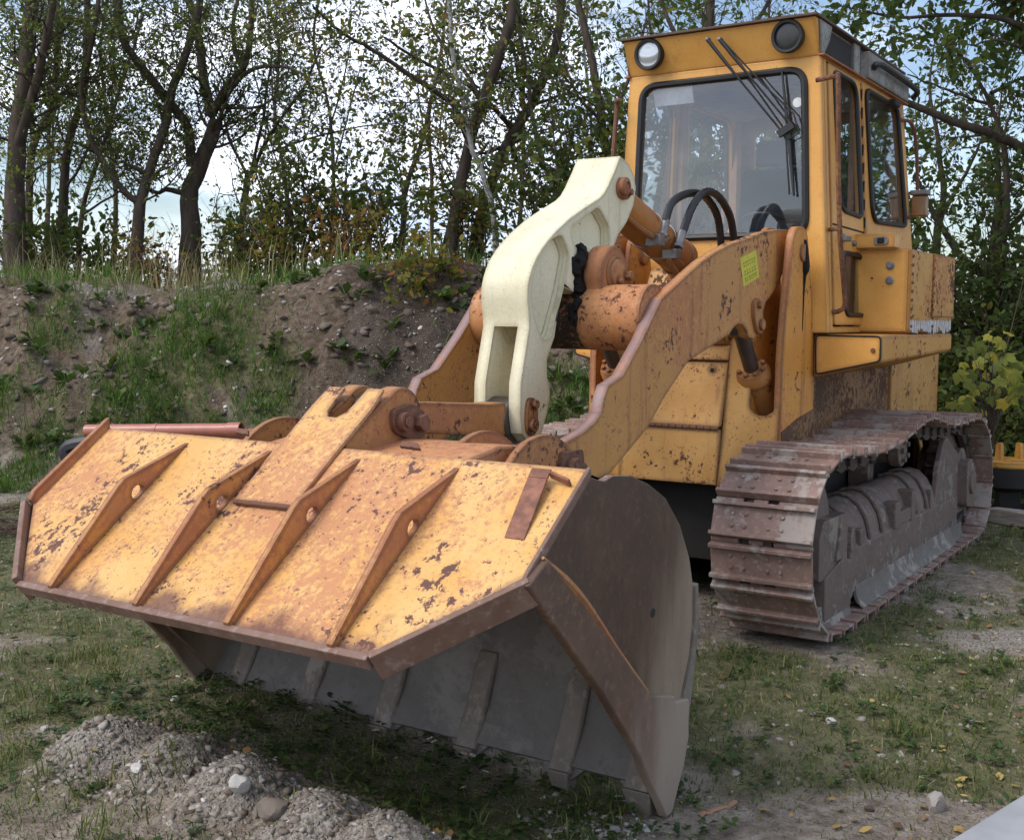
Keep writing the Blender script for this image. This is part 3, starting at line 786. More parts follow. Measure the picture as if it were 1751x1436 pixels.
# ---- cross tube with crank lugs
for a, b, mt in ((-.46, -.14, 'tube'), (-.14, .14, 'tubemid'), (.14, .46, 'tube')):
    m = MB(); m.cyl((1.70, a, 1.615), (1.70, b, 1.615), .152 if mt == 'tube' else .1505, n=40)
    m.build('cross_tube', M[mt], LOADER)
PIV = (1.655, 1.815)
for y0, y1 in ((.135, .235), (-.235, -.135)):
    ro = part('crank_lug')
    m = MB(); c = [(PIV[0]+.135*math.cos(a), PIV[1]+.135*math.sin(a)) for a in np.linspace(R(-25), R(195), 22)]
    m.prism(c+[(1.50, 1.70), (1.60, 1.50), (1.72, 1.48), (1.80, 1.58)], y0, y1)
    m.build('lug_plate', M['lug'], ro, bevel=.014, seg=3)
    sgn = 1 if y0 > 0 else -1; yf = y1 if y0 > 0 else y0
    m = MB(); m.lathe((PIV[0], yf-.01*sgn, PIV[1]), (0, sgn, 0), [(0, .088), (.016, .088), (.022, .082), (.022, .072), (.034, .07), (.038, .062), (.038, .01)], 28)
    m.cyl((PIV[0]-.06, yf, PIV[1]-.005), (PIV[0]-.06, yf+.06*sgn, PIV[1]-.005), .024, n=6)
    m.cyl((PIV[0]+.02, yf, PIV[1]-.03), (PIV[0]+.02, yf+.055*sgn, PIV[1]-.03), .014, n=10)
    m.build('lug_cap', M['linkage'], ro, bevel=.002)
bmg = bmesh.new()
for k in range(150):
    if k < 90:
        a = random.uniform(R(-70), R(45)); rr = random.uniform(.145, .185); rr += random.gauss(0, .012); c = Vector((PIV[0]+rr*math.cos(a), random.uniform(.105, .14), PIV[1]+rr*math.sin(a)-.01))
    else: c = Vector((random.uniform(1.70, 1.86), random.uniform(.10, .145), random.uniform(1.60, 1.74)))
    q = random.uniform(.010, .030)
    bmesh.ops.create_icosphere(bmg, subdivisions=2, radius=q, matrix=Matrix.Translation(c) @ Matrix.Diagonal((1, .8, 1.3, 1)))
for v in bmg.verts: v.co += Vector((mnoise.noise(v.co*55), mnoise.noise(v.co*55+Vector((5, 0, 0))), mnoise.noise(v.co*55+Vector((0, 9, 0)))))*.016
me = bpy.data.meshes.new('pivot_grease'); bmg.to_mesh(me); bmg.free(); gr = finish('pivot_grease', me, M['grease'], LOADER, 60, 0); rm = gr.modifiers.new('remesh', 'REMESH'); rm.mode = 'VOXEL'; rm.voxel_size = .0055

# ---- bell crank (cream)
CR = [(1.318, 2.371), (1.408, 2.396), (1.455, 2.33), (1.522, 2.248), (1.565, 2.205), (1.615, 2.175), (1.755, 2.119), (1.889, 2.06), (2.0, 2.0), (2.07, 1.955), (2.124, 1.914), (2.17, 1.87), (2.202, 1.828), (2.225, 1.785), (2.237, 1.745), (2.238, 1.681),
      (2.225, 1.62), (2.222, 1.572), (2.255, 1.45), (2.288, 1.327), (2.290, 1.19), (2.270, 1.11), (2.22, 1.07), (2.15, 1.078), (2.11, 1.103), (2.066, 1.185), (2.041, 1.278), (2.07, 1.355), (2.071, 1.431), (2.009, 1.524), (1.975, 1.657), (1.93, 1.75),
      (1.80, 1.72), (1.62, 1.68), (1.50, 1.76), (1.47, 1.86), (1.475, 1.935), (1.418, 2.014), (1.331, 2.082), (1.26, 2.17), (1.235, 2.26), (1.262, 2.325)]
PK1 = rpoly([(1.617, 2.137), (1.507, 2.05), (1.506, 1.91), (1.83, 1.93), (1.884, 2.015)], .035)
PK2 = rpoly([(1.953, 1.985), (1.886, 1.90), (1.935, 1.75), (2.045, 1.52), (2.112, 1.515), (2.188, 1.627), (2.205, 1.70), (2.185, 1.80), (2.13, 1.885), (2.05, 1.955)], .03)
cr = part('bell_crank')
FORKZ = 1.585
m = MB()
up = [p for p in CR if True]
def yfn(y0, y1): return lambda u, v, t: (u, y0 if t == 0 else y1, v)
# two flanged halves with pockets, upper part closed by a web, lower part an open fork
for sg in (1, -1):
    yo, yi = .122*sg, .062*sg
    m.holed(CR, [PK1, PK2], yfn(yo, yi))
for sg in (1, -1):
    for pk in (PK1, PK2):
        c0 = np.mean(np.array(pk), 0); m.prism([tuple(c0+(np.array(q)-c0)*1.06) for q in pk], *sorted((.0610*sg, .078*sg)))
UP = [p for p in CR if p[1] > FORKZ-.02 and not (p[0] < 1.95 and p[1] < 1.74 and p[0] > 1.6 and False)]
m.prism(UP, -.0618, .0618)
m.build('lever_casting', M['cream'], cr, bevel=.013, seg=3, bsel=lambda c: abs(c.y) > .10)
# bevelled lips inside the pockets
m = MB()
for sg in (1, -1):
    for pk in (PK1, PK2):
        m.tube([(x, .082*sg, z) for x, z in pk], .014, 6, closed=True)
m.build('pocket_fillet', M['cream'], cr)
for sg in (1, -1):
    m = MB()
    a, b = sorted((.121*sg, .138*sg))
    m.prism(rpoly([(2.26, 1.20), (2.245, 1.265), (2.19, 1.265), (2.165, 1.20), (2.17, 1.115), (2.215, 1.09), (2.255, 1.12)], .035), a, b)
    m.cyl((2.205, .136*sg, 1.235), (2.205, .158*sg, 1.235), .022, n=6); m.cyl((2.215, .136*sg, 1.145), (2.215, .155*sg, 1.145), .030, n=18); m.cyl((2.215, .15*sg, 1.145), (2.215, .162*sg, 1.145), .016, n=6)
    m.build('pin_keeper', M['linkage'], cr, bevel=.003)
m = MB()
for sg in (1, -1):
    m.prism(rpoly([(1.455, 2.25), (1.42, 2.30), (1.33, 2.275), (1.315, 2.21), (1.37, 2.185), (1.44, 2.20)], .03), *sorted((.121*sg, .140*sg)))
    m.lathe((1.405, .138*sg, 2.25), (0, sg, 0), [(0, .045), (.02, .045), (.024, .040), (.03, .022), (.022, .018), (.022, .004)], 20); m.cyl((1.345, .138*sg, 2.228), (1.345, .16*sg, 2.228), .018, n=6)
m.cyl((1.395, -.13, 2.245), (1.395, .13, 2.245), .045, n=18)
m.build('upper_pin', M['lug'], cr, bevel=.003)
# ---- tilt cylinder
A = Vector((1.395, 0, 2.245)); B = Vector((.24, 0, 1.885)); d = (B-A).normalized()
tcy = part('tilt_cylinder')
m = MB(); m.lathe(A-Vector((0, .055, 0)), (0, 1, 0), [(0, .03), (0, .085), (.11, .085), (.11, .03)], 20)
m.lathe(A+d*.07, d, [(-.02, .06), (0, .088), (.04, .098), (.06, .104), (.11, .104), (.115, .099), (.87, .099), (.875, .107), (.93, .107), (.94, .05), (1.06, .05), (1.08, .02)], 28)
m.build('cylinder_barrel', M['cyl'], tcy)
m = MB()
for t in (.55, .72): 
    c = A+d*t; m.lathe(c-d*.012, d, [(0, .097), (0, .1035), (.024, .1035), (.024, .097)], 24)
m.build('hose_clamp', M['chrome'], tcy)
m = MB()
m.tube(catmull([A+d*.15+Vector((.02, .07, -.07)), A+d*.3+Vector((0, .09, -.09)), A+d*.5+Vector((0, .10, -.075)), A+d*.62+Vector((0, .10, -.02))], 5), .016, 8)
m.tube(catmull([A+d*.80+Vector((0, .10, -.10)), A+d*.62+Vector((0, .12, -.13)), A+d*.60+Vector((0, .12, -.16)), A+d*.72+Vector((0, .14, -.22)), A+d*.95+Vector((0, .16, -.30))], 5), .018, 8)
m.build('steel_pipe', M['cyl'], tcy)
m = MB()
for q0, q1 in (((.895, .10, 2.045), (.84, .10, 2.13)), ((.755, .13, 1.99), (.70, .13, 2.08))):
    m.cyl(q0, q1, .024, n=12); m.cyl(Vector(q0)-Vector((.03, 0, .03)), q0, .018, n=10); m.lathe(q0, Vector(q1)-Vector(q0), [(0, .02), (0, .03), (.02, .03), (.02, .02)], 6)
m.box((.93, .06, 1.99), (1.0, .14, 2.05)); m.box((.77, .08, 1.93), (.84, .16, 1.98))
m.build('hose_fitting', M['chrome'], tcy, bevel=.003)
m = MB()
m.tube(catmull([(.85, .10, 2.12), (.79, .10, 2.215), (.66, .10, 2.275), (.50, .11, 2.305), (.34, .11, 2.29), (.21, .12, 2.20), (.15, .12, 2.05), (.13, .12, 1.9)], 6), .022, 10)
m.tube(catmull([(.70, .13, 2.07), (.62, .15, 2.22), (.48, .16, 2.31), (.32, .17, 2.30), (.17, .18, 2.20), (.10, .18, 2.05), (.08, .18, 1.9)], 6), .022, 10)
m.build('hydraulic_hose', M['hose'], tcy)
m = MB(); m.lathe(B-Vector((0, .07, 0)), (0, 1, 0), [(0, .03), (0, .08), (.14, .08), (.14, .03)], 18)
for y0 in (-.13, .09): m.prism([(.34, 1.80), (.33, 1.93), (.26, 1.97), (.16, 1.95), (.1, 1.8)], y0, y0+.04)
m.build('cylinder_bracket', M['cyl'], LOADER, bevel=.004)
# pipes beside the cylinder
m = MB()
m.tube([(1.0, -.2, 1.98), (.95, -.2, 1.8), (.93, -.2, 1.6)], .012, 6); m.tube([(.92, -.15, 2.0), (.85, -.15, 1.75), (.83, -.15, 1.6)], .012, 6)
m.build('hydraulic_pipe', M['rust'], LOADER)
m = MB(); m.prism(rpoly([(.98, 1.60), (1.02, 1.95), (.90, 2.06), (.60, 2.08), (.55, 1.6)], .05), -.40, -.36); m.build('pipe_guard', M['linkage'], LOADER, bevel=.004)

# ---- link between crank and bucket
ln = part('bucket_link')
m = MB()
m.lathe((2.215, -.06, 1.16), (0, 1, 0), [(0, .04), (0, .105), (.12, .105), (.12, .04)], 24)
m.lathe((3.10, -.05, 1.225), (0, 1, 0), [(0, .04), (0, .105), (.10, .105), (.10, .04)], 24)
m.build('link_eye', M['rod'], ln, bevel=.006)
m = MB(); m.prism(rpoly([(2.30, 1.10), (2.30, 1.245), (2.42, 1.245), (2.98, 1.285), (3.02, 1.17), (2.5, 1.115)], .015), -.056, .056)
m.build('link_bar', M['linkage'], ln, bevel=.006)

# ---- bucket
bk = part('bucket')
T0 = Vector((3.452, 0, 1.155)); VV = Vector((math.cos(R(37)), 0, -math.sin(R(37)))); NN = Vector((math.sin(R(37)), 0, math.cos(R(37))))
def bp(y, v, h=0): return T0+VV*v+NN*h+Vector((0, y, 0))
HW = 1.118
m = MB()
o = [(-HW, 0), (HW, 0), (HW, .44), (.79, .79), (-.79, .79), (-HW, .44)]
m.holed(o, [], lambda u, v, t: bp(u, v, -.022*t))
m.build('spill_plate', M['bucket'], bk, smooth=0, bevel=.004)
# rim: lip bar, chamfer bars
m = MB()
def bar(y0, v0, y1, v1, w, h0, h1, mi=0):
    """flat bar standing on the outline, w inward, from h0 to h1"""
    a = Vector((y0, v0)); b = Vector((y1, v1)); d = (b-a).normalized(); n = Vector((-d.y, d.x))
    c = Vector((0, .3)); n = n if (c-a).dot(n) > 0 else -n
    q = [a, b, b+n*w, a+n*w]; vs = [bp(*p, h) for h in (h0, h1) for p in q]
    m.add(vs, [(0, 3, 2, 1), (4, 5, 6, 7), (0, 1, 5, 4), (1, 2, 6, 5), (2, 3, 7, 6), (3, 0, 4, 7)], mi)
bar(-.79, .815, .79, .815, .024, -.036, .010)
bar(.80, .808, 1.143, .465, .022, -.085, .012)
bar(-1.143, .465, -.80, .808, .022, -.085, .030)
m.build('lip_bar', M['bedge'], bk, smooth=0, bevel=.003)
# side plates: round-backed outline
SO = [(3.452, 1.165), (3.385, 1.118), (3.30, 1.118), (3.18, 1.105), (3.05, 1.063), (2.92, 1.0), (2.80, .89), (2.716, .76), (2.68, .655), (2.675, .53), (2.70, .40), (2.767, .268), (2.765, .12), (2.80, .02), (2.90, -.04), (3.09, .15), (3.80, .92), (3.845, .865)]
SO = [(3.44, 1.128), (3.40, 1.116), (3.36, 1.108), (3.30, 1.118), (3.18, 1.105), (3.05, 1.063), (2.92, 1.0), (2.80, .89), (2.716, .76), (2.68, .655), (2.675, .53), (2.70, .40), (2.765, .268), (2.765, .12), (2.80, .02), (2.90, -.03), (3.07, .16), (3.60, .69), (3.79, .865)]
for s in (1, -1):
    sp = part('side_plate', bk)
    a, b = sorted((HW*s, (HW-.03)*s))
    m = MB(); m.prism(SO, a, b, emi=1); m.build('cheek', [M['bside'], M['bedge']], sp, bevel=.004)
    # cutting strip along the open edge and the worn corner below the step
    a, b = sorted(((HW-.004)*s, (HW+.030)*s))
    m = MB()
    m.prism([(3.735, .93), (3.84, .873), (3.72, .75), (3.40, .45), (3.14, .17), (3.06, .05), (2.99, -.03), (2.93, -.115), (2.885, -.115), (2.79, .03), (2.755, .12), (2.76, .262), (2.872, .282), (2.88, .305), (3.06, .355), (3.30, .56)], a, b)
    m.build('side_cutter', M['cutter'], sp, bevel=.006)
    m = MB(); m.tube(catmull([(3.745, (HW+.016)*s, .935), (3.52, (HW+.018)*s, .765), (3.30, (HW+.016)*s, .565), (3.06, (HW+.012)*s, .36)], 4), [.005, .012, .017, .018, .017, .016, .015, .014, .013, .012, .011, .010, .008], 6); m.build('weld_bead', M['rib'], sp)
    m = MB(); m.box((3.78, min(s*(HW-.02), s*(HW+.032)), .86), (3.80, max(s*(HW-.02), s*(HW+.032)), .885)) if False else None
    m.prism([(2.66, .66), (2.645, .50), (2.70, .25), (2.74, .10), (2.765, .10), (2.765, .26), (2.70, .40), (2.677, .53), (2.682, .655)], *sorted(((HW-.05)*s, (HW+.012)*s)))
    m.build('back_edge_strip', M['tooth'], sp, bevel=.003)
    m = MB(); m.lathe((3.005, (HW+.0012)*s, .62), (0, s, 0), [(-.004, .016), (.0005, .016)], 14); m.build('drain_hole', M['dark'], sp)  # flat dark disc, colour stands in for the shaded hole
# raised edge along the left side of the spill plate
m = MB()
m.prism([(3.45, 1.135), (3.452, 1.195), (3.80, .94), (3.82, .905), (3.79, .87)], -1.132, -1.108)
m.build('edge_rail', M['rib'], bk, bevel=.003)
m = MB()
m.prism([(3.45, 1.135), (3.456, 1.162), (3.80, .905), (3.82, .885), (3.79, .87)], 1.110, 1.124)
m.build('edge_rail', M['bedge'], bk, bevel=.003)
# shell: floor, round back and roof
prof = [(2.93, -.02), (2.84, .12), (2.78, .28), (2.715, .41), (2.692, .53), (2.697, .65), (2.735, .755), (2.815, .88), (2.93, .985), (3.06, 1.048), (3.19, 1.09), (3.31, 1.105), (3.452, 1.150)]
pc = catmull(prof, 3); inner = [np.array(p) for p in pc]
m = MB(); n = len(inner); th = .028
offs = []
for i in range(n):
    t_ = inner[min(i+1, n-1)]-inner[max(i-1, 0)]; t_ /= np.linalg.norm(t_); offs.append(inner[i]+np.array([t_[1], -t_[0]])*th)
vs = []
for y in (-HW+.03, HW-.03):
    for p in inner: vs.append((p[0], y, p[1]))
for y in (-HW+.03, HW-.03):
    for p in offs: vs.append((p[0], y, p[1]))
fs = []
for i in range(n-1):
    fs.append((i, i+1, n+i+1, n+i)); fs.append((2*n+i, 3*n+i, 3*n+i+1, 2*n+i+1))
fs.append((0, n, 3*n, 2*n)); fs.append((n-1, 3*n-1, 4*n-1, 2*n-1) if False else (n-1, 2*n+n-1, 3*n+n-1, n+n-1))
m.add(vs, fs); m.build('shell', M['binner'], bk, smooth=50)
# scalloped cutting edge between the teeth
teeth = [1.055, .735, .315, -.10, -.52, -.93]
m = MB()
ys = np.linspace(-HW+.03, HW-.03, 81); vs = []
for y in ys:
    dmin = min(abs(y-t) for t in teeth); k = min(1, max(0, (dmin-.04)/.17)); zb = -.06+.11*math.sin(k*PI/2)
    xb = 2.945-(zb+.03)*.62
    vs += [(xb, y, zb), (2.86, y, .12), (2.83, y, .10), (xb-.03, y, zb-.01)]
fs = []
for i in range(80):
    for j in range(4): a = 4*i+j; b = 4*i+(j+1) % 4; fs.append((a, b, b+4, a+4))
m.add(vs, fs); m.build('cutting_edge', M['binner'], bk, smooth=40)
for y in teeth:
    th_ = part('tooth', bk)
    m = MB(); w = .048 if y < 1 else .06
    m.prism([(2.975, -.03), (2.895, .12), (2.845, .24), (2.80, .315), (2.775, .30), (2.80, .2), (2.87, .05), (2.93, -.05)], y-w, y+w)
    m.build('tooth_shank', M['tooth'], th_, bevel=.012)
    m = MB(); vs = [(2.99, y-w*.95, -.02), (2.99, y+w*.95, -.02), (2.90, y+w*.95, -.035), (2.90, y-w*.95, -.035), (2.935, y-w*.45, -.165), (2.935, y+w*.45, -.165), (2.905, y+w*.45, -.165), (2.905, y-w*.45, -.165)]
    m.add(vs, [(0, 1, 2, 3), (4, 7, 6, 5), (0, 4, 5, 1), (1, 5, 6, 2), (2, 6, 7, 3), (3, 7, 4, 0)])
    m.build('tooth_tip', M['tooth'], th_, bevel=.006)
# gusset ribs on the spill plate
for y in (-.61, -.175, .24, .652):
    m = MB()
    ol = [(.045, 0), (.345, .098), (.385, .096), (.797, .022), (.80, 0)]
    hole = [(.335+.030*math.cos(a), .020+.024*math.sin(a)) for a in np.linspace(0, 2*PI, 15)[:-1]]
    def fn(u, v, t, y=y): return bp(y+.012-.024*t, u, v)
    ol2 = ol
    m.holed(ol2, [[(a, max(b, .004)) for a, b in hole]], fn)
    m.build('gusset_rib', M['rib'], bk, smooth=0, bevel=.002)
# centre bracket: strip over the plate carrying the link pin
br = part('link_bracket', bk)
m = MB()
slot = [( -.012+.052*math.cos(a), -.285+.06*math.sin(a)+.0) for a in np.linspace(PI, 0, 9)]
o = [(-.132, .312), (.142, .312), (.142, .02), (.146, -.19), (.13, -.30)]+[(.055, -.30), (.052, -.22), (.045, -.165), (.02, -.135), (-.02, -.135), (-.045, -.165), (-.052, -.22), (-.055, -.30)]+[(-.13, -.30), (-.14, -.19), (-.135, .02)]
m.holed(o, [], lambda u, v, t: bp(u, v, .016-.014*t))
m.build('bracket_plate', M['bucket'], br, smooth=0, bevel=.003)
m = MB()
for y0, y1 in ((.055, .135), (-.13, -.055)):
    c = [(3.115+.115*math.cos(a), 1.225+.125*math.sin(a)) for a in np.linspace(R(52), R(200), 14)]
    m.prism(c+[(2.85, 1.02), (3.30, 1.0), (3.44, 1.15), (3.44, 1.18)], y0, y1)
m.build('bracket_cheek', M['linkage'], br, bevel=.006)
for s in (1, -1):
    m = MB()
    yf = .133*s
    m.prism(rpoly([(3.20, 1.27), (3.08, 1.29), (3.0, 1.25), (2.99, 1.17), (3.06, 1.14), (3.19, 1.19)], .03), *sorted((yf, yf+.022*s)))
    m.cyl((3.145, yf, 1.225), (3.145, yf+.05*s, 1.225), .036, n=18); m.cyl((3.145, yf+.05*s, 1.225), (3.145, yf+.058*s, 1.225), .022, n=6)
    m.cyl((3.045, yf, 1.215), (3.045, yf+.055*s, 1.215), .034, n=6)
    m.build('bracket_pin', M['rust'], br, bevel=.003)
m = MB(); m.tube([bp(-.125, .315, .012), bp(.14, .31, .012)], .010, 8); m.build('weld_bead', M['rust'], br)
m = MB()
m.prism([(3.40, 1.08), (3.30, 1.135), (3.12, 1.16), (2.95, 1.145), (2.80, 1.08), (2.7, .98), (2.9, .9)], -.36, .58)
m.build('back_cross_member', M['tube'], bk, smooth=60, bevel=.01)
# hinge lugs behind the top edge
for y in (.38, .635, -.38, -.635):
    m = MB(); c = [(2.955+.325*math.cos(a), .865+.325*math.sin(a)) for a in np.linspace(R(15), R(185), 26)]
    m.prism(c+[(2.72, .72), (3.2, .9)], y-.014, y+.014); m.build('hinge_lug', M['linkage'], bk, bevel=.003)
for s in (1, -1):
    m = MB()
    m.prism(rpoly([(2.85, 1.12), (2.70, 1.12), (2.68, 1.02), (2.86, 1.0)], .02), *sorted((.648*s, .67*s))); m.cyl((2.79, .66*s, 1.055), (2.79, .70*s, 1.055), .04, n=14); m.cyl((2.72, .66*s, 1.045), (2.72, .69*s, 1.045), .025, n=6)
    m.build('hinge_pin_keeper', M['rust'], bk, bevel=.004)
# bent strap handle and small cleats
m = MB()
def strip(pts, w, th):
    for i in range(len(pts)-1):
        (y0, v0, h0), (y1, v1, h1) = pts[i], pts[i+1]
        a, b = bp(y0, v0, h0), bp(y1, v1, h1); d = (b-a).normalized(); s_ = w; n = d.cross(s_).normalized()*th
        m.add([a, b, b+s_, a+s_, a+n, b+n, b+s_+n, a+s_+n], [(0, 1, 2, 3), (7, 6, 5, 4), (0, 4, 5, 1), (1, 5, 6, 2), (2, 6, 7, 3), (3, 7, 4, 0)])
sw = Vector((0, .068, 0))
strip([(.975, .312, .004), (.955, .09, .035), (.96, .062, .048)], sw, .008)
strip([(1.024, .064, .020), (1.092, .075, .002)], NN*.026, .010)
m.build('bent_strap', plain('strap_rust', (.30, .125, .075), .75, var=.5, scale=25), bk, smooth=0, bevel=.002)
for y, w in ((-.40, .07), (.38, .09)):
    m = MB()
    a, b, c_, d_ = bp(y, -.02, .0), bp(y+w, -.015, .0), bp(y+w*.8, -.035, .004), bp(y, -.04, .004)
    m.add([a, b, c_, d_]+[q+NN*.012 for q in (a, b, c_, d_)], [(0, 1, 2, 3), (7, 6, 5, 4), (0, 4, 5, 1), (1, 5, 6, 2), (2, 6, 7, 3), (3, 7, 4, 0)])
    m.build('cleat', M['rust'], bk, smooth=0)

# ---- cab
cab = part('cab')
XF, XR0, XR1 = -.07, -1.82, -1.98
def hw(z): return .592+(3.30-z)*.057
def xr(z): return XR0+(XR1-XR0)*(3.1-z)/1.0
# front frame
m = MB()
o = [(-hw(1.54), 1.54), (hw(1.54), 1.54), (hw(3.1), 3.1), (-hw(3.1), 3.1)]
WS = rpoly([(-.548, 2.105), (.548, 2.105), (.512, 3.035), (-.512, 3.035)], .10, 7)
m.holed(o, [WS], lambda u, v, t: (XF-.04*t, u, v))
m.build('front_frame', M['cab'], cab, smooth=0, bevel=.006)
# side shells
DO = [(-.165, 1.575), (-.815, 1.575), (-.80, 3.085), (-.165, 3.085)]
RW = rpoly([(-.985, 2.24), (-1.78, 2.265), (-1.64, 3.05), (-.905, 3.05)], [.13, .05, .10, .08], 6)
DW = rpoly([(-.30, 2.26), (-.745, 2.245), (-.70, 3.045), (-.26, 3.045)], [.14, .05, .12, .06], 6)
LW = rpoly([(-.37, 1.645), (-.745, 1.645), (-.715, 2.01), (-.33, 2.01)], [.07, .04, .07, .07], 6)
for s in (1, -1):
    m = MB()
    o = [(XF-.04, 1.54), (xr(1.54), 1.54), (xr(3.1), 3.10), (XF-.04, 3.10)]
    m.holed(o, [DO, RW], lambda u, v, t, s=s: (u, s*(hw(v)-.035*t), v))
    m.build('side_shell', M['door'], cab, smooth=0, bevel=.003)
    dr = part('cab_door', cab)
    m = MB()
    do = rpoly([(-.172, 1.585), (-.808, 1.585), (-.794, 3.078), (-.172, 3.078)], .02, 3)
    m.holed(do, [DW, LW], lambda u, v, t, s=s: (u, s*(hw(v)+.008-.035*t), v))
    m.build('door_panel', M['door'], dr, smooth=0, bevel=.004)
    m = MB(); m.tube([(-.18, s*(hw(2.165)+.0085), 2.165), (-.785, s*(hw(2.16)+.0085), 2.155)], .006, 6); m.build('panel_seam', M['dark'], dr)
    for nm, lp, pr in (('upper', DW, dr), ('lower', LW, dr), ('rear', RW, cab)):
        wi = part('side_window', pr) if pr is cab else None
        m = MB(); m.tube([(u, s*(hw(v)+.010), v) for u, v in lp], .015, 8, closed=True)
        g = m.build('window_seal' if pr is dr else 'seal', M['rubber'], wi or dr)
        m = MB(); m.add([(u, s*(hw(v)-.004), v) for u, v in lp], [tuple(range(len(lp)))]); m.build('window_pane' if pr is dr else 'pane', M['sideglass'], wi or dr, smooth=0)
    # hinges
    m = MB()
    m.tube([(-.806, s*(hw(z)+.012), z) for z in np.linspace(1.6, 3.07, 8)], .014, 8)
    for z in np.linspace(1.66, 3.0, 13): m.box((-.835, min(s*(hw(z)), s*(hw(z)+.016)), z-.035), (-.79, max(s*hw(z), s*(hw(z)+.016)), z+.025))
    m.build('door_hinge', M['door'], dr, bevel=.002)
    m = MB()
    for z in np.linspace(1.66, 3.0, 13): m.box((-.795, min(s*hw(z), s*(hw(z)+.019)), z-.038), (-.789, max(s*hw(z), s*(hw(z)+.019)), z+.028))
    m.build('hinge_gap', M['dark'], dr)
    m = MB(); m.cyl((-.30, s*(hw(2.1)), 2.09), (-.30, s*(hw(2.1)+.04), 2.09), .026, n=14); m.cyl((-.56, s*hw(2.1), 2.075), (-.56, s*(hw(2.1)+.03), 2.075), .018, n=12)
    m.box((-.40, min(s*(hw(2.1)+.02), s*(hw(2.1)+.05)), 2.075), (-.27, max(s*(hw(2.1)+.02), s*(hw(2.1)+.05)), 2.105))
    m.build('door_lock', M['chrome'], dr, bevel=.003)
    # long grab rail in front of the door
    gy = .75 if s > 0 else .665
    m = MB(); y = gy*s
    m.tube(catmull([(.02, s*hw(2.95), 2.945), (.03, s*(gy-.03), 2.95), (.06 if s > 0 else -.02, y, 2.91), (.02, y, 2.5), (-.05, y, 2.1), (-.155, y, 1.80), (-.18, y, 1.70), (-.17, s*.72, 1.665), (-.15, s*hw(1.66), 1.66)], 6), .014, 8)
    m.tube([(-.14, s*hw(2.1), 2.13), (-.05, y, 2.125)], .012, 6)
    m.build('grab_rail', M['rail'] if s > 0 else M['rust'], cab)
    m = MB(); y = (hw(2.7)+.03)*s
    m.tube(catmull([(-1.70, s*hw(3.0), 2.98), (-1.84, y, 2.97), (-1.95, y+.01*s, 2.85), (-1.98, y+.02*s, 2.6), (-2.0, y+.02*s, 2.42), (-1.93, y, 2.34), (-1.84, s*hw(2.33), 2.33)], 6), .0125, 8)
    m.build('rear_grab_rail', M['rust'], cab)
    m = MB(); m.prism(rpoly([(-.05, 3.096), (-.05, 3.107), (-1.85, 3.107), (-1.85, 3.096)], .002), *sorted((s*(hw(3.1)-.01), s*(hw(3.1)+.028))))
    m.build('rain_gutter', M['rib'], cab, bevel=.002)
    m = MB(); m.box((-1.55, min(s*hw(3), s*(hw(3)+.05)), 3.03), (-1.42, max(s*hw(3), s*(hw(3)+.05)), 3.07)); m.build('side_lamp', M['dark'], cab, bevel=.006)
    m = MB(); m.box((-1.98, min(s*.66, s*.76), 2.34), (-1.90, max(s*.66, s*.76), 2.48)); m.build('rear_marker', M['amber'], cab, bevel=.01)
    m = MB(); m.box((-1.99, min(s*.65, s*.77), 2.485), (-1.89, max(s*.65, s*.77), 2.52)); m.build('marker_cap', M['chrome'], cab, bevel=.008)
# rear wall
m = MB()
RWN = rpoly([(-.50, 2.0), (.50, 2.0), (.47, 3.0), (-.47, 3.0)], .09, 6)
m.holed([(-hw(1.54)+.03, 1.54), (hw(1.54)-.03, 1.54), (hw(3.1)-.03, 3.1), (-hw(3.1)+.03, 3.1)], [RWN], lambda u, v, t: (xr(v)+.035*t, u, v))
m.build('rear_wall', M['interior'], cab, smooth=0, bevel=.003)
m = MB(); m.add([(xr(v)+.015, u, v) for u, v in RWN], [tuple(range(len(RWN)))]); m.build('rear_pane', M['sideglass'], cab, smooth=0)
# windscreen
wsn = part('windscreen', cab)
m = MB(); m.tube([(XF+.004, u, v) for u, v in WS], .021, 8, closed=True); m.build('windscreen_seal', M['rubber'], wsn)
m = MB(); m.tube([(XF+.008, u*.978, (v-2.57)*.982+2.57) for u, v in WS], .005, 6, closed=True); m.build('seal_trim', M['roof'], wsn)
m = MB(); m.add([(XF-.006, u, v) for u, v in WS], [tuple(range(len(WS)))]); m.build('pane', M['glass'], wsn, smooth=0)
m = MB(); m.lathe((XF-.002, .475, 2.85), (1, 0, 0), [(0, .028), (.002, .028)], 20); m.build('round_sticker', M['white'], wsn)
# visor with lamps
m = MB()
m.prism([(XF-.001, 3.10), (.028, 3.295), (-.10, 3.295), (-.12, 3.10)], -.60, .60)
m.build('visor', M['cab'], cab, bevel=.006)
m = MB()
m.box((-1.82, -.615, 3.297), (.05, .615, 3.312))
m.build('roof_sheet', plain('roof_edge_rust', (.10, .055, .035), .7), cab, bevel=.003)
m = MB()
m.box((-1.80, -.575, 3.105), (-.12, .575, 3.295))
for s in (1, -1):
    m.prism([(-.02, 3.29), (-.055, 3.11), (-.10, 3.10), (-.20, 3.20), (-.24, 3.29)], *sorted((.60*s, .612*s)))
    m.box((-.82, min(.57*s, .60*s), 3.106), (-.70, max(.57*s, .60*s), 3.296))
    m.box((-1.80, min(.57*s, .645*s), 3.108), (-.86, max(.57*s, .645*s), 3.27))
m.build('roof_box', M['roof'], cab, bevel=.006)
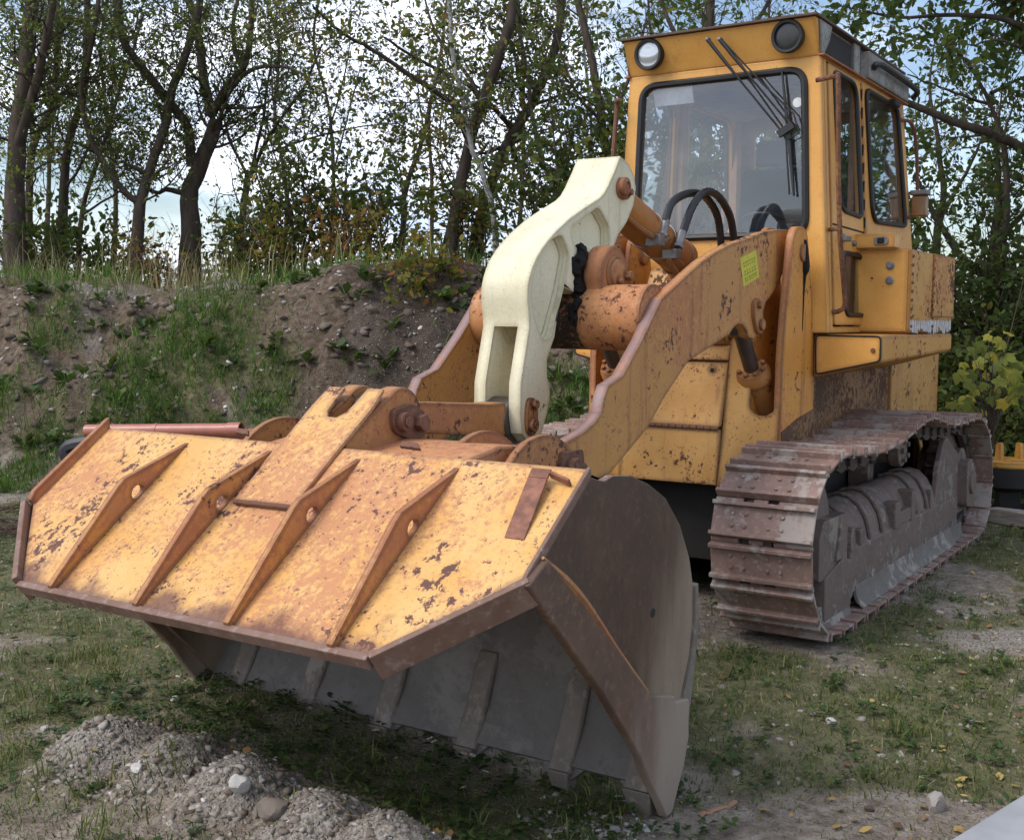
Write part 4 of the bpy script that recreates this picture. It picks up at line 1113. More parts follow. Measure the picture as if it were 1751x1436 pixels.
for s in (1, -1):
    m = MB(); m.box((-.69, min(.574*s, .582*s), 3.115), (-.22, max(.574*s, .582*s), 3.275)); m.build('roof_vent', M['dark'], cab)
    m = MB(); m.tube(catmull([(-.92, .65*s, 3.17), (-.93, .68*s, 3.20), (-1.15, .685*s, 3.205), (-1.75, .685*s, 3.195), (-1.88, .68*s, 3.18), (-1.90, .64*s, 3.15)], 5), .02, 8)
    m.build('roof_rail', M['rubber'], cab)
for s in (1, -1):
    hl = part('headlight', cab); c = Vector((.0+.012, .435*s, 3.208)); ax = Vector((1, 0, -.45)).normalized() if False else Vector((1, 0, -.48*0-.12)).normalized()
    m = MB(); m.lathe(c-ax*.05, ax, [(0, .07), (.02, .092), (.055, .095), (.068, .088), (.066, .074), (.05, .07), (.05, .01)], 32); m.build('lamp_rim', M['rubber'], hl)
    m = MB(); m.lathe(c-ax*.05, ax, [(.050, .073), (.053, .066), (.055, .045), (.056, .01)], 28); m.build('lamp_lens', M['lensdark'] if s > 0 else M['lens'], hl)
# wipers
wp = part('wiper', cab)
m = MB()
p1, p2 = (.035, -.03, 3.238), (.033, .045, 3.230)
for p in (p1, p2): m.lathe(p, (1, 0, 0), [(0, .012), (.03, .014), (.04, .008)], 10)
m.build('wiper_hub', M['chrome'], wp)
m = MB()
J1, J2 = (-.028, .40, 2.69), (-.028, .455, 2.715)
for p, j in ((p1, J1), (p2, J2)):
    q = [Vector(p)+Vector((.03, 0, 0)), Vector(p).lerp(Vector(j), .28)+Vector((.035, 0, 0)), Vector(p).lerp(Vector(j), .5)+Vector((.03, 0, 0)), Vector(j)]
    m.tube(q, [.012, .010, .006, .006], 6)
m.tube([Vector(p2)+Vector((.03, .01, 0)), Vector(p2).lerp(Vector((-.03, .47, 2.77)), .6)+Vector((.02, 0, 0)), (-.03, .47, 2.78), (-.03, .505, 2.67), (-.03, .44, 2.64)], .005, 6)
m.box((-.04, .375, 2.675), (-.015, .475, 2.715), Matrix.Rotation(R(30), 3, 'X'))
m.build('wiper_arm', M['rubber'], wp)
m = MB(); m.prism([(.385, 3.03), (.392, 3.03), (.445, 2.68), (.482, 2.32), (.474, 2.32), (.425, 2.69)], -.05, -.035, 'x')
m.tube([(-.035, .425, 2.66), (-.03, .44, 2.50), (-.035, .455, 2.33)], .005, 6)
m.build('wiper_blade', M['rubber'], wp)
# interior
m = MB()
m.box((-1.15, -.27, 1.9), (-.60, .27, 2.08)); m.prism(rpoly([(-1.05, 2.05), (-.93, 2.05), (-1.05, 2.62), (-1.17, 2.62)], .04), -.25, .25); m.prism(rpoly([(-1.07, 2.63), (-.97, 2.63), (-1.0, 2.80), (-1.09, 2.80)], .03), -.13, .13)
m.build('seat', M['seat'], cab, bevel=.04)
m = MB(); c = Vector((-.38, .20, 2.17)); ax = Vector((-.45, 0, .9)).normalized(); u = ax.orthogonal().normalized(); w_ = ax.cross(u)
m.tube([c+(u*math.cos(t)+w_*math.sin(t))*.17 for t in np.linspace(0, 2*PI, 33)[:-1]], .016, 8, closed=True)
m.tube([c-u*.17, c+u*.17], .012, 6); m.tube([c, c-ax*.5], .025, 8)
m.build('steering_wheel', M['rubber'], cab)
m = MB(); m.box((-.35, -.55, 1.56), (-.12, .56, 2.08)); m.box((-1.8, -.6, 1.545), (-.12, .6, 1.57)); m.box((-.42, -.2, 2.05), (-.15, .5, 2.12))
m.build('dashboard', M['darkint'], cab, bevel=.02)
for y_, x_ in ((-.36, -.55), (-.42, -.62), (.40, -.6)):
    m = MB(); m.tube([(x_, y_, 1.9), (x_+.03, y_, 2.2), (x_+.02, y_+.01, 2.33)], .009, 8); m.lathe((x_+.02, y_+.01, 2.32), (0, 0, 1), [(0, .012), (.02, .022), (.05, .020), (.06, .008)], 14); m.build('control_lever', M['rubber'], cab)
m = MB(); m.box((-1.0, -.48, 1.57), (-.45, -.31, 2.10)); m.box((-1.05, .31, 1.57), (-.5, .47, 2.12)); m.build('side_console', M['darkint'], cab, bevel=.02)
m = MB()
for y in (-.58, .58):
    m.box((-.86, y-.02, 1.57), (-.77, y+.02, 3.09)); m.box((-1.78, y-.03, 1.57), (-1.70, y+.03, 3.09))
m.build('inner_post', M['interior'], cab, bevel=.008)
m = MB(); m.box((-1.72, -.55, 3.06), (-.13, .55, 3.098)); m.build('headliner', plain('headliner', (.32, .33, .36), .8), cab)
m = MB(); m.box((-.13, -.46, 2.92), (-.12, -.2, 3.03), Matrix.Rotation(R(20), 3, 'Y')); m.build('sun_visor', M['white'], cab)
# left mirror-side rail seen past the front edge
# ---- side boxes (tank and tool box above each track)
for s in (1, -1):
    bx = part('side_tank')
    YO = .99
    m = MB()
    def P(x, y, z): return (x, y*s, z)
    # lower box: sloping underside
    vs = [P(-.10, .60, 1.28), P(-.10, YO, 1.375), P(-1.80, YO, 1.415), P(-1.80, .60, 1.30), P(-.10, .60, 1.532), P(-.10, YO, 1.532), P(-1.80, YO, 1.532), P(-1.80, .60, 1.532)]
    m.add(vs, [(0, 3, 2, 1), (4, 5, 6, 7), (0, 1, 5, 4), (1, 2, 6, 5), (2, 3, 7, 6), (3, 0, 4, 7)])
    m.build('lower_tank', M['box'], bx, bevel=.015, seg=3)
    m = MB(); a, b = sorted((.66*s, .985*s))
    m.prism(rpoly([(a, 1.537), (b, 1.537), (b, 2.045), (a, 2.045)], .03, 4), -.70, -1.79, 'x')
    m.build('upper_tank', M['box'], bx, bevel=.008)
    m = MB()
    m.box((-.695, min(.655*s, .965*s), 1.55), (-.69, max(.655*s, .965*s), 2.04))
    m.build('lit_front_sheet', M['boxfront_lit'], bx)  # overlay that gives the tank front its lit tone as colour
    m = MB()
    for z in (1.855, 1.945): m.lathe((-.69, .862*s, z), (1, 0, 0), [(0, .026), (.006, .026), (.008, .017), (.022, .015), (.022, .006)], 18)
    m.build('tank_bolt', M['chrome'], bx)
    m = MB(); a, b = sorted((.625*s, .97*s))
    lid = rpoly([(.615*s, 1.525), (.985*s, 1.522), (.985*s, 1.385), (.62*s, 1.30)], .025, 4)
    m.holed(lid, [], lambda u, v, t: (-.093-.006*t, u, v)); m.build('tool_box_lid', M['boxfront_lit'], bx, smooth=0, bevel=.002)  # lid also carries the front light in its colour
    m = MB(); m.tube([(-.095, u, v) for u, v in lid], .006, 6, closed=True); m.build('lid_gap', M['dark'], bx)
    m = MB(); m.lathe((-.092, .945*s, 1.445), (1, 0, 0), [(0, .014), (.01, .012), (.01, .003)], 12); m.build('lid_latch', M['rust'], bx)
    m = MB(); m.box((-.74, min(.66*s, .90*s), 2.048), (-.62, max(.66*s, .90*s), 2.135)); m.build('trim_rail', M['cab'], bx, bevel=.006)
    lp = part('marker_lamp', bx)
    m = MB(); m.prism(rpoly([(.78*s, 2.065), (.865*s, 2.065), (.865*s, 2.115), (.78*s, 2.115)], .022, 5), -.62, -.605, 'x'); m.build('lamp_base', M['chrome'], lp, bevel=.003)
    m = MB(); m.box((-.606, min(.803*s, .845*s), 2.073), (-.594, max(.803*s, .845*s), 2.107)); m.build('lamp_glass', M['dark'], lp, bevel=.006)
    # bracket plate with its bolts at the rear, decal remains
    m = MB(); m.box((-1.79, min(.984*s, .996*s), 1.64), (-1.22, max(.984*s, .996*s), 2.04)); m.build('rear_flap', M['box'], bx, bevel=.003)
    m = MB()
    for z in np.linspace(1.58, 2.0, 9): m.cyl((-.72, .985*s, z), (-.72, .995*s, z), .010, n=6); m.cyl((-1.23, .99*s, z), (-1.23, 1.0*s, z), .009, n=6)
    m.build('rivet_row', M['rust'], bx)
    m = MB(); rr = random.Random(3)
    x = -.70
    while x > -1.76:
        w0 = rr.uniform(.02, .06); z1 = 1.622-rr.uniform(0, .006); z0 = 1.545-rr.uniform(-.022, .02)
        m.add([P(x, .9865+.0112*(x < -1.2)*0, z0+rr.uniform(0, .02)), P(x-w0, .9865, z0), P(x-w0+.004, .9865, z1-rr.uniform(0, .012)), P(x, .9865, z1)], [(0, 1, 2, 3)]); x -= w0*rr.uniform(.98, 1.25)
    m.build('worn_white_decal', plain('worn_white_decal', (.62, .62, .64), .6, var=.35, scale=40), bx, recalc=False, smooth=0)
# exhaust-free engine cover behind the cab
m = MB(); m.box((-3.0, -.5, 2.02), (-1.98, .5, 2.10)); m.build('engine_cover', M['hood'], LOADER, bevel=.01)
# ------------------------------------------------------------------ ground cover
def ray_dir(px, py): return MC.T @ np.array([(px-875.5)/FPX, (py-718)/FPX, 1.0])
def at(px, py, d): return CAM+ray_dir(px, py)*d
def on_ground(px, py):
    r = ray_dir(px, py); t = 2.0
    while t < 40:
        p = CAM+r*t
        if p[2] < H(p[0], p[1]): break
        t += .02
    return CAM+r*t
def leafmat(name, stops, trans=.35, rough=.6):
    t = NT(name); a = t.attr('tint').outputs['Fac']
    c = t.ramp(a, stops)
    t.set('Base Color', c); t.set('Roughness', rough); t.b.inputs['Specular IOR Level'].default_value = .25
    tr = t.node('ShaderNodeBsdfTranslucent'); t.l.new(t.mix(.25, c, (.25, .30, .04)), tr.inputs[0])
    ms = t.node('ShaderNodeMixShader'); ms.inputs[0].default_value = trans
    o = t.n['Material Output']; t.l.new(t.b.outputs[0], ms.inputs[1]); t.l.new(tr.outputs[0], ms.inputs[2]); t.l.new(ms.outputs[0], o.inputs['Surface'])
    return t.m
GM = leafmat('grass_blades', [(0, (.045, .072, .018)), (.35, (.10, .145, .034)), (.65, (.19, .195, .065)), (.85, (.36, .30, .15)), (1, (.48, .40, .24))], .3)
GB = leafmat('bank_grass_blades', [(0, (.035, .075, .012)), (.4, (.075, .165, .022)), (.75, (.13, .22, .04)), (1, (.26, .24, .10))], .3)
WM = leafmat('weed_leaves', [(0, (.020, .040, .012)), (.5, (.045, .085, .022)), (1, (.12, .16, .04))], .25)
LM = leafmat('dead_leaves', [(0, (.13, .075, .04)), (.45, (.28, .165, .07)), (.75, (.46, .33, .10)), (1, (.52, .43, .24))], .15)
def blades(name, P, h, w, lean, tint, mat, droop=1.0):
    n = len(P); az = RNG.random(n)*2*PI; ux = np.cos(az); uy = np.sin(az); la = RNG.random(n)*2*PI
    lx = np.cos(la)*lean; ly = np.sin(la)*lean
    b = np.stack([ux, uy, 0*ux], -1)*w[:, None]*.5
    mid = P+np.stack([lx*h*.35, ly*h*.35, h*.6], -1); tip = P+np.stack([lx*h, ly*h, h*(1-.25*droop*np.abs(lean))], -1)
    V = np.stack([P-b, P+b, mid+b*.75, mid-b*.75, tip], 1).reshape(-1, 3)
    base = (np.arange(n)*5)[:, None]
    L = np.concatenate([base+np.array([0, 1, 2, 3]), base+np.array([3, 2, 4])], 1).ravel()
    return fast_mesh(name, V, L, np.tile([4, 3], n), mat, tint=np.repeat(tint, 5))
def scatter(n, d0, d1, half=.50, smin=-9):
    d = d0+(d1-d0)*RNG.random(n); s = (RNG.random(n)*2-1)*half*d; x, y = xy(d, s); return x, y
def clear(x, y):
    tr = (np.abs(np.abs(y)-.825) < .27) & (x > -3) & (x < 1.05)
    return ~tr
def pts(x, y, off=-.004): return np.stack([x, y, H(x, y)+off], -1)
x, y = scatter(190000, 3.1, 10.6); g = grass_mask(x, y)
k = (RNG.random(len(x)) < .05+g*.6) & clear(x, y); x, y, g = x[k], y[k], g[k]; n = len(x)
hn = fbm(x*2.3, y*2.3, 3)
h = (.010+.032*RNG.random(n)**1.7)*(.55+1.1*hn); 
tint = np.clip(.42+.55*(fbm(x*1.6+70, y*1.6, 3)-.5)*1.6+RNG.normal(0, .17, n)+.25*(RNG.random(n) < .12), 0, 1)
go = blades('grass', pts(x, y), h, .003+.004*RNG.random(n), .2+.9*RNG.random(n), tint, GM); tag(go, 'thin patchy grass growing over the stony yard', 'grass', kind='stuff')
# longer tufts
cx, cy = scatter(420, 3.3, 10.4); k = (grass_mask(cx, cy) > .45) & clear(cx, cy); cx, cy = cx[k], cy[k]
ex = np.array([on_ground(*q)[:2] for q in ((60, 1185), (30, 1200), (110, 1190), (150, 1130), (1230, 1110), (1290, 1120), (1180, 1240), (1260, 1230), (40, 1400), (120, 1390), (180, 1345), (90, 1330), (250, 1335), (20, 1300), (150, 1420), (210, 1400), (60, 1350), (300, 1320))]); cx = np.concatenate([cx, ex[:, 0]]); cy = np.concatenate([cy, ex[:, 1]])
q = 26; x = (np.repeat(cx, q)+RNG.normal(0, .045, len(cx)*q)); y = (np.repeat(cy, q)+RNG.normal(0, .045, len(cy)*q)); n = len(x)
go = blades('grass', pts(x, y), .03+.085*RNG.random(n)**1.4, .003+.004*RNG.random(n), .2+.9*RNG.random(n), np.clip(RNG.normal(.42, .2, n), 0, 1), GM); tag(go, 'longer grass tufts standing in the yard', 'grass', kind='stuff')
# grass on the bank
x, y = scatter(120000, 10.3, 15.8); g = grass_mask(x, y); k = RNG.random(len(x)) < g**1.5*(1-.55*ss(13., 13.5, ds(x, y)[0])); x, y = x[k], y[k]; n = len(x)
d_, s_ = ds(x, y); top = ss(13.0, 13.6, d_)
go = blades('grass', pts(x, y), (.06+.16*RNG.random(n))*(1+.7*top), .006+.006*RNG.random(n), .25+.9*RNG.random(n), np.clip(RNG.normal(.35, .2, n)+.15*top, 0, 1), GB, 1.4); tag(go, 'green grass sods hanging on the earth bank', 'grass', kind='stuff')
# straw along the crest
x, y = scatter(15000, 13.4, 16.5); d_, s_ = ds(x, y); g = ss(.50, .62, fbm(x*.9+33, y*.9+3, 3))*ss(1.2, .4, s_)+.9*np.exp(-((s_+4.2)/.55)**2)
k = RNG.random(len(x)) < g*.34; x, y = x[k], y[k]; n = len(x)
go = blades('dry_grass', pts(x, y), .12+.65*RNG.random(n)**2.2, .006+.006*RNG.random(n), .1+.5*RNG.random(n), np.clip(RNG.normal(.86, .14, n), 0, 1), GM, .6); tag(go, 'tall dry straw along the top of the bank', 'dry grass', kind='stuff')

# broad-leaved weeds
def rosettes(name, cx, cy, nl, size, tint0, mat, lift=.35):
    n = len(cx)*nl; X = np.repeat(cx, nl)+RNG.normal(0, .012, n); Y = np.repeat(cy, nl)+RNG.normal(0, .012, n); P = pts(X, Y, .004)
    az = RNG.random(n)*2*PI; L = size*(.5+RNG.random(n)); el = lift*RNG.random(n)*2
    dv = np.stack([np.cos(az)*np.cos(el), np.sin(az)*np.cos(el), np.sin(el)], -1); sv = np.stack([-np.sin(az), np.cos(az), .4*(RNG.random(n)-.5)], -1)
    P = P+dv*(L*.15)[:, None]+np.stack([0*az, 0*az, .03*RNG.random(n)], -1)
    a = P; b = P+dv*(L*.5)[:, None]+sv*(L*.3)[:, None]; c = P+dv*L[:, None]-np.stack([0*az, 0*az, L*.2], -1); d = P+dv*(L*.5)[:, None]-sv*(L*.3)[:, None]
    V = np.stack([a, b, c, d], 1).reshape(-1, 3); F = (np.arange(n)*4)[:, None]+np.array([0, 1, 2, 3])
    return fast_mesh(name, V, F.ravel(), np.full(n, 4), mat, tint=np.repeat(np.clip(RNG.normal(tint0, .22, n), 0, 1), 4))
cx, cy = scatter(1500, 3.2, 9.5); k = (grass_mask(cx, cy) > .3) & clear(cx, cy); cx, cy = cx[k], cy[k]
ux_ = 2.9+.85*RNG.random(330); uy_ = -1.5+2.9*RNG.random(330); cx = np.concatenate([cx, ux_]); cy = np.concatenate([cy, uy_])
k = ridge(cx, cy) < .06; cx, cy = cx[k], cy[k]
o = rosettes('weeds', cx, cy, 8, .032, .5, WM); tag(o, 'low broad-leaved weeds between grass and gravel', 'weeds', kind='stuff')
x, y = scatter(400, 10.4, 13.5); k = RNG.random(400) < .55; o = rosettes('weeds', x[k], y[k], 12, .13, .4, WM, .6); tag(o, 'leafy weeds on the face of the earth bank', 'weeds', kind='stuff')

# stones
_t = (1+5**.5)/2
ICO = np.array([(-1, _t, 0), (1, _t, 0), (-1, -_t, 0), (1, -_t, 0), (0, -1, _t), (0, 1, _t), (0, -1, -_t), (0, 1, -_t), (_t, 0, -1), (_t, 0, 1), (-_t, 0, -1), (-_t, 0, 1)])/1.9
ICF = np.array([(0, 11, 5), (0, 5, 1), (0, 1, 7), (0, 7, 10), (0, 10, 11), (1, 5, 9), (5, 11, 4), (11, 10, 2), (10, 7, 6), (7, 1, 8), (3, 9, 4), (3, 4, 2), (3, 2, 6), (3, 6, 8), (3, 8, 9), (4, 9, 5), (2, 4, 11), (6, 2, 10), (8, 6, 7), (9, 8, 1)])
def stonemat():
    t = NT('pebble_stone'); v = t.tex(); a = t.attr('tint').outputs['Fac']
    c = t.ramp(a, [(0, (.10, .075, .058)), (.45, (.29, .25, .21)), (.8, (.45, .415, .375)), (1, (.66, .64, .60))])
    nz = t.noise(v, 45, 5, .65); c = t.mix(t.step(nz, .4, .7, 0, .55), c, (.16, .125, .095))
    t.set('Base Color', c); t.set('Roughness', .9); t.bump(nz, .5, .008); t.b.inputs['Specular IOR Level'].default_value = .2; return t.m
SM = stonemat()
def pebbles(name, x, y, size, tint, sink=.3):
    n = len(x); V = np.repeat(ICO[None], n, 0)*(1+.36*RNG.normal(0, 1, (n, 12, 1)).clip(-1.4, 1.6))
    V = V*(np.stack([.7+.6*RNG.random(n), .7+.6*RNG.random(n), .45+.35*RNG.random(n)], -1))[:, None]
    a = RNG.random(n)*2*PI; c, s = np.cos(a), np.sin(a); X = V[..., 0]*c[:, None]-V[..., 1]*s[:, None]; Y = V[..., 0]*s[:, None]+V[..., 1]*c[:, None]
    t2 = RNG.normal(0, .35, n); Z = V[..., 2]+X*t2[:, None]
    V = np.stack([X, Y, Z], -1)*size[:, None, None]*.5
    V += np.stack([x, y, H(x, y)+size*(.25-sink)], -1)[:, None]
    F = (np.arange(n)*12)[:, None, None]+ICF[None]
    return fast_mesh(name, V.reshape(-1, 3), F.ravel(), np.full(n*20, 3), SM, tint=np.repeat(tint, 12))
x, y = scatter(34000, 3.1, 10.5); g = gravel_mask(x, y); k = (RNG.random(len(x)) < .18+.12*ss(.9, 1.8, y)+g*.5) & clear(x, y); x, y = x[k], y[k]
rx = np.array([p for p, _ in RIDGE])[RNG.integers(0, len(RIDGE), 11000)]+.12+RNG.normal(0, .25, 11000); ry = -.98+2.7*RNG.random(11000)
k = ridge(rx, ry) > .018; rx, ry = rx[k], ry[k]; wx = 3.15+RNG.normal(0, .12, 500); wy = .97+RNG.normal(0, .12, 500)
x = np.concatenate([x, rx, wx]); y = np.concatenate([y, ry, wy]); n = len(x)
tt = RNG.normal(.36, .2, n)+.3*(RNG.random(n) < .10); tt[-500:] += .45
o = pebbles('gravel', x, y, (.004+.036*RNG.random(n)**6), np.clip(tt, 0, 1)); tag(o, 'loose pale gravel and pebbles on the yard and its low ridge', 'gravel', kind='stuff')
x, y = scatter(9000, 10.3, 14); n = len(x); big = RNG.random(n) < .25; o = pebbles('gravel', x, y, .015+np.where(big, .06, .11)*RNG.random(n)**np.where(big, 3, 4.5), np.where(big, np.clip(RNG.normal(.75, .2, n), 0, 1), np.clip(RNG.normal(.08, .1, n), 0, 1))); tag(o, 'pale stones and brown clods on the earth bank', 'gravel', kind='stuff')
def rock(px, py, size, label, tint, flat=.7, seed=1):
    p = on_ground(px, py); rr = random.Random(seed); bm = bmesh.new(); bmesh.ops.create_icosphere(bm, subdivisions=3, radius=.5)
    of = Vector((rr.random()*20, rr.random()*20, rr.random()*20))
    for v in bm.verts:
        d = v.co.normalized(); k = 1
        for j in range(9):
            rj = random.Random(seed*31+j); nn = Vector((rj.gauss(0, 1), rj.gauss(0, 1), rj.gauss(0, 1))).normalized(); c = rj.uniform(.62, .9)
            if d.dot(nn)*k > c: k = c/d.dot(nn)
        v.co = v.co*k*(1+.10*mnoise.noise(d*2.2+of)+.05*mnoise.noise(d*6+of)); v.co.z *= flat
    me = bpy.data.meshes.new('rock'); bm.to_mesh(me); bm.free()
    a = me.attributes.new('tint', 'FLOAT', 'POINT'); a.data.foreach_set('value', np.full(len(me.vertices), tint, np.float32))
    me.materials.append(SM); me.shade_smooth(); me.set_sharp_from_angle(angle=R(28))
    o = bpy.data.objects.new('rock', me); COL.objects.link(o); o.location = (p[0], p[1], float(H(p[0], p[1]))+size*flat*.28); o.scale = (size, size*.85, size); o.rotation_euler = (0, 0, rr.random()*6)
    tag(o, label, 'rock', 'rocks lying in the yard')
rock(1598, 1388, .085, 'pale knobbly rock standing near the white board corner', .72, 1.15, 2)
rock(1420, 1237, .055, 'flat white stone in the grass between bucket and board', 1., .5, 3)
rock(410, 1356, .085, 'square white rock in the middle of the gravel ridge', .95, .9, 4)
rock(470, 1395, .13, 'large rounded brown stone sunk in the gravel ridge', .25, .6, 5)
rock(235, 1322, .06, 'bright white stone low on the left end of the ridge', 1., .6, 6)
rock(76, 1249, .04, 'small white pebble left of the gravel ridge', 1., .7, 7)
rock(1486, 1388, .04, 'small dark grey stone in bare soil at lower right', .0, .6, 8)
rock(1060, 1376, .06, 'white lump of rubble just left of the bucket corner tooth', .9, .6, 9)
rock(1390, 1222, .03, 'tiny pale stone beside the flat white stone', .8, .6, 10)
rock(300, 1200, .05, 'pale stone in grass behind the gravel ridge', .85, .6, 12)
# fallen leaves
x, y = scatter(9000, 3.1, 10.5); k = clear(x, y) & (RNG.random(len(x)) < .08+.40*ss(1.1, 2., y)); x, y = x[k], y[k]; n = len(x)
az = RNG.random(n)*2*PI; L = .010+.05*RNG.random(n)**2.8; P = pts(x, y, .014)
dv = np.stack([np.cos(az), np.sin(az), RNG.normal(0, .25, n)], -1)*L[:, None]; sv = np.stack([-np.sin(az), np.cos(az), RNG.normal(0, .25, n)], -1)*L[:, None]*.62
V = np.stack([P-dv*.5, P-dv*.15+sv*.5, P+dv*.15+sv*.4, P+dv*.5, P+dv*.15-sv*.4, P-dv*.15-sv*.5], 1).reshape(-1, 3)
o = fast_mesh('fallen_leaves', V, ((np.arange(n)*6)[:, None]+np.arange(6)).ravel(), np.full(n, 6), LM, tint=np.repeat(np.clip(RNG.normal(.5, .28, n), 0, 1), 6)); tag(o, 'yellow and brown fallen leaves scattered over the yard', 'fallen leaves', kind='stuff')
# dry twigs and stalks on ground and bank
def straws(name, x, y, L, label):
    n = len(x); P = pts(x, y, .012); az = RNG.random(n)*2*PI; el = RNG.normal(0, .25, n); d = np.stack([np.cos(az), np.sin(az), el], -1)*L[:, None]; s = np.stack([-np.sin(az), np.cos(az), 0*az], -1)*.0014
    V = np.stack([P-s, P+s, P+d+s, P+d-s], 1).reshape(-1, 3)
    o = fast_mesh(name, V, ((np.arange(n)*4)[:, None]+np.arange(4)).ravel(), np.full(n, 4), GM, tint=np.repeat(np.clip(RNG.normal(.72, .2, n), 0, 1), 4)); tag(o, label, 'litter', kind='stuff')
x, y = scatter(5000, 3.1, 10.5); k = clear(x, y); straws('dry_stalks', x[k], y[k], .012+.05*RNG.random(k.sum())**2, 'dry grass stalks and bits of straw lying on the ground')
x, y = scatter(5000, 10.4, 14); straws('dry_stalks', x, y, .05+.22*RNG.random(5000), 'dry stalks and root ends lying on the earth bank')
# daisies under the bucket
fl = None
for q in ((745, 1287), (752, 1292), (780, 1283), (817, 1293), (842, 1290), (786, 1312), (800, 1313), (843, 1308), (864, 1297), (822, 1350), (800, 1376), (770, 1228)):
    p = on_ground(*q)
    if fl is None:
        m = MB()
        for i in range(9):
            a = 2*PI*i/9; b = a+.28; m.add([(0, 0, .06), (.010*math.cos(a-.25), .010*math.sin(a-.25), .062), (.014*math.cos(a), .014*math.sin(a), .060), (.010*math.cos(a+.25), .010*math.sin(a+.25), .062)], [(0, 1, 2, 3)])
        fl = m.build('daisy', M['white'], None, smooth=0, recalc=False); o = fl
        m = MB(); m.tube([(0, 0, 0), (.003, .002, .03), (0, 0, .06)], .0012, 5); st0 = m.build('stalk', plain('daisy_stalk', (.05, .09, .02)), fl); st = st0
        m = MB(); m.lathe((0, 0, .0585), (0, 0, 1), [(0, .004), (.003, .005), (.006, .003)], 8); h0 = m.build('flower_head', plain('daisy_eye', (.5, .33, .03)), fl)
    else:
        o = fl.copy(); COL.objects.link(o)
        for c in (st0, h0): cc = c.copy(); COL.objects.link(cc); cc.parent = o
    o.location = (p[0], p[1], float(H(p[0], p[1]))); o.rotation_euler = (random.uniform(-.4, .4), random.uniform(-.2, .6), random.uniform(0, 6))
    tag(o, 'tiny white daisy among dark weeds in front of the bucket mouth', 'flower', 'daisies in front of the bucket')

# ------------------------------------------------------------------ loose things in the yard
def bark_plank(name, size, mat, loc, rot, label, cat):
    m = MB(); a, b, c = size; rr = random.Random(9); vs = []; nseg = 8
    for i in range(nseg+1):
        x = -a/2+a*i/nseg; w = b/2*(1+.05*rr.gauss(0, 1)); h = c/2*(1+.05*rr.gauss(0, 1)); zo = rr.gauss(0, .004)
        vs += [(x, -w, -h+zo), (x, w, -h+zo), (x, w*.97, h+zo), (x, -w*.97, h+zo)]
    fs = [(0, 1, 2, 3)[::-1], tuple(4*nseg+j for j in range(4))]
    for i in range(nseg):
        for j in range(4): fs.append((4*i+j, 4*i+(j+1) % 4, 4*i+4+(j+1) % 4, 4*i+4+j))
    m.add(vs, fs); o = m.build(name, mat, None, bevel=.006); o.location = loc; o.rotation_euler = rot; return tag(o, label, cat)
def woodmat():
    t = NT('weathered_timber'); v = t.tex('Object', (1.2, 14, 14)); n = t.noise(v, 4, 6, .65, .6)
    t.set('Base Color', t.ramp(n, [(.3, (.15, .115, .085)), (.55, (.33, .28, .23)), (.8, (.45, .41, .36))])); t.set('Roughness', .85); t.bump(n, .6, .008); return t.m
WD = woodmat()
p = on_ground(1715, 915); bark_plank('timber_beam', (1.7, .15, .11), WD, (p[0]-.2, p[1]+.55, float(H(p[0], p[1]))+.10), (0, R(-3), R(62)), 'weathered grey timber beam lying behind the track', 'timber')
p = on_ground(955, 1425); bark_plank('wood_chip', (.10, .03, .014), WD, (p[0], p[1], p[2]+.012), (0, .05, R(140)), 'short pale wood chip below the bucket mouth', 'wood chip')
p = on_ground(1228, 1388); bark_plank('wood_splinter', (.17, .022, .01), plain('split_wood', (.36, .20, .11), .8), (p[0], p[1], p[2]+.012), (0, .05, R(-25)), 'reddish wood splinter right of the corner tooth', 'wood splinter')
# pale board corner in the foreground
a = np.array([2.80, 2.12]); b = np.array([2.30, 2.245]); u = (b-a)/np.linalg.norm(b-a); w = np.array([-u[1], u[0]]); w = w if w @ np.array([1, 1]) > 0 else -w
A_ = a-u*.9; B_ = b+u*1.0; m = MB(); z0 = float(H(*a)); zt = .055
m.prism([tuple(A_), tuple(B_), tuple(B_+w*.45), tuple(A_+w*.45)], z0-.02, zt, 'z'); o = m.build('concrete_slab', M['concrete'], None, bevel=.012, seg=3); tag(o, 'smooth pale grey slab edge at the lower right corner', 'slab')
# pipes on the bank foot behind the bucket
def pipe(px0, px1, d0, d1, r, mat, label, lift=0.):
    A = at(px0[0], px0[1], d0); B = at(px1[0], px1[1], d1); root = thing('plastic_pipe', label, 'pipe', tuple(A), 'plastic pipes behind the bucket')
    m = MB(); A = Vector(A); B = Vector(B); d = (B-A).normalized(); L = (B-A).length
    m.lathe((0, 0, 0), d, [(0, r-.005), (0, r), (L*.45, r), (L*.45, r+.004), (L*.47, r+.004), (L*.47, r), (L-.12, r), (L-.115, r+.007), (L-.002, r+.007), (L, r+.004), (L, r-.002), (L-.4, r-.006)], 28)
    m.build('pipe_wall', mat, root, smooth=40)
    m = MB(); m.lathe(tuple(d*(L-.03)), d, [(0, r-.003), (.004, r-.003)], 24); m.build('pipe_bore', M['dark'], root)  # dark disc whose colour stands in for the shaded pipe inside
    return root
pipe((148, 737), (413, 735), 9.6, 9.3, .055, M['pvc'], 'longest red brown plastic pipe with a socket end above the bucket edge')
pipe((395, 746), (520, 736), 9.5, 9.6, .05, M['pvc2'], 'short orange pipe beside the red brown pipe socket')
p0 = at(120, 765, 9.7); p1 = at(260, 752, 9.6)
m = MB(); m.tube(catmull([p0+np.array([0, 0, -.12]), p0, (p0+p1)/2+np.array([0, 0, .02]), p1], 5), .07, 10); o = m.build('black_pipe', M['darkpipe'], None); tag(o, 'black plastic pipe under the red brown pipe left of the bucket', 'pipe')
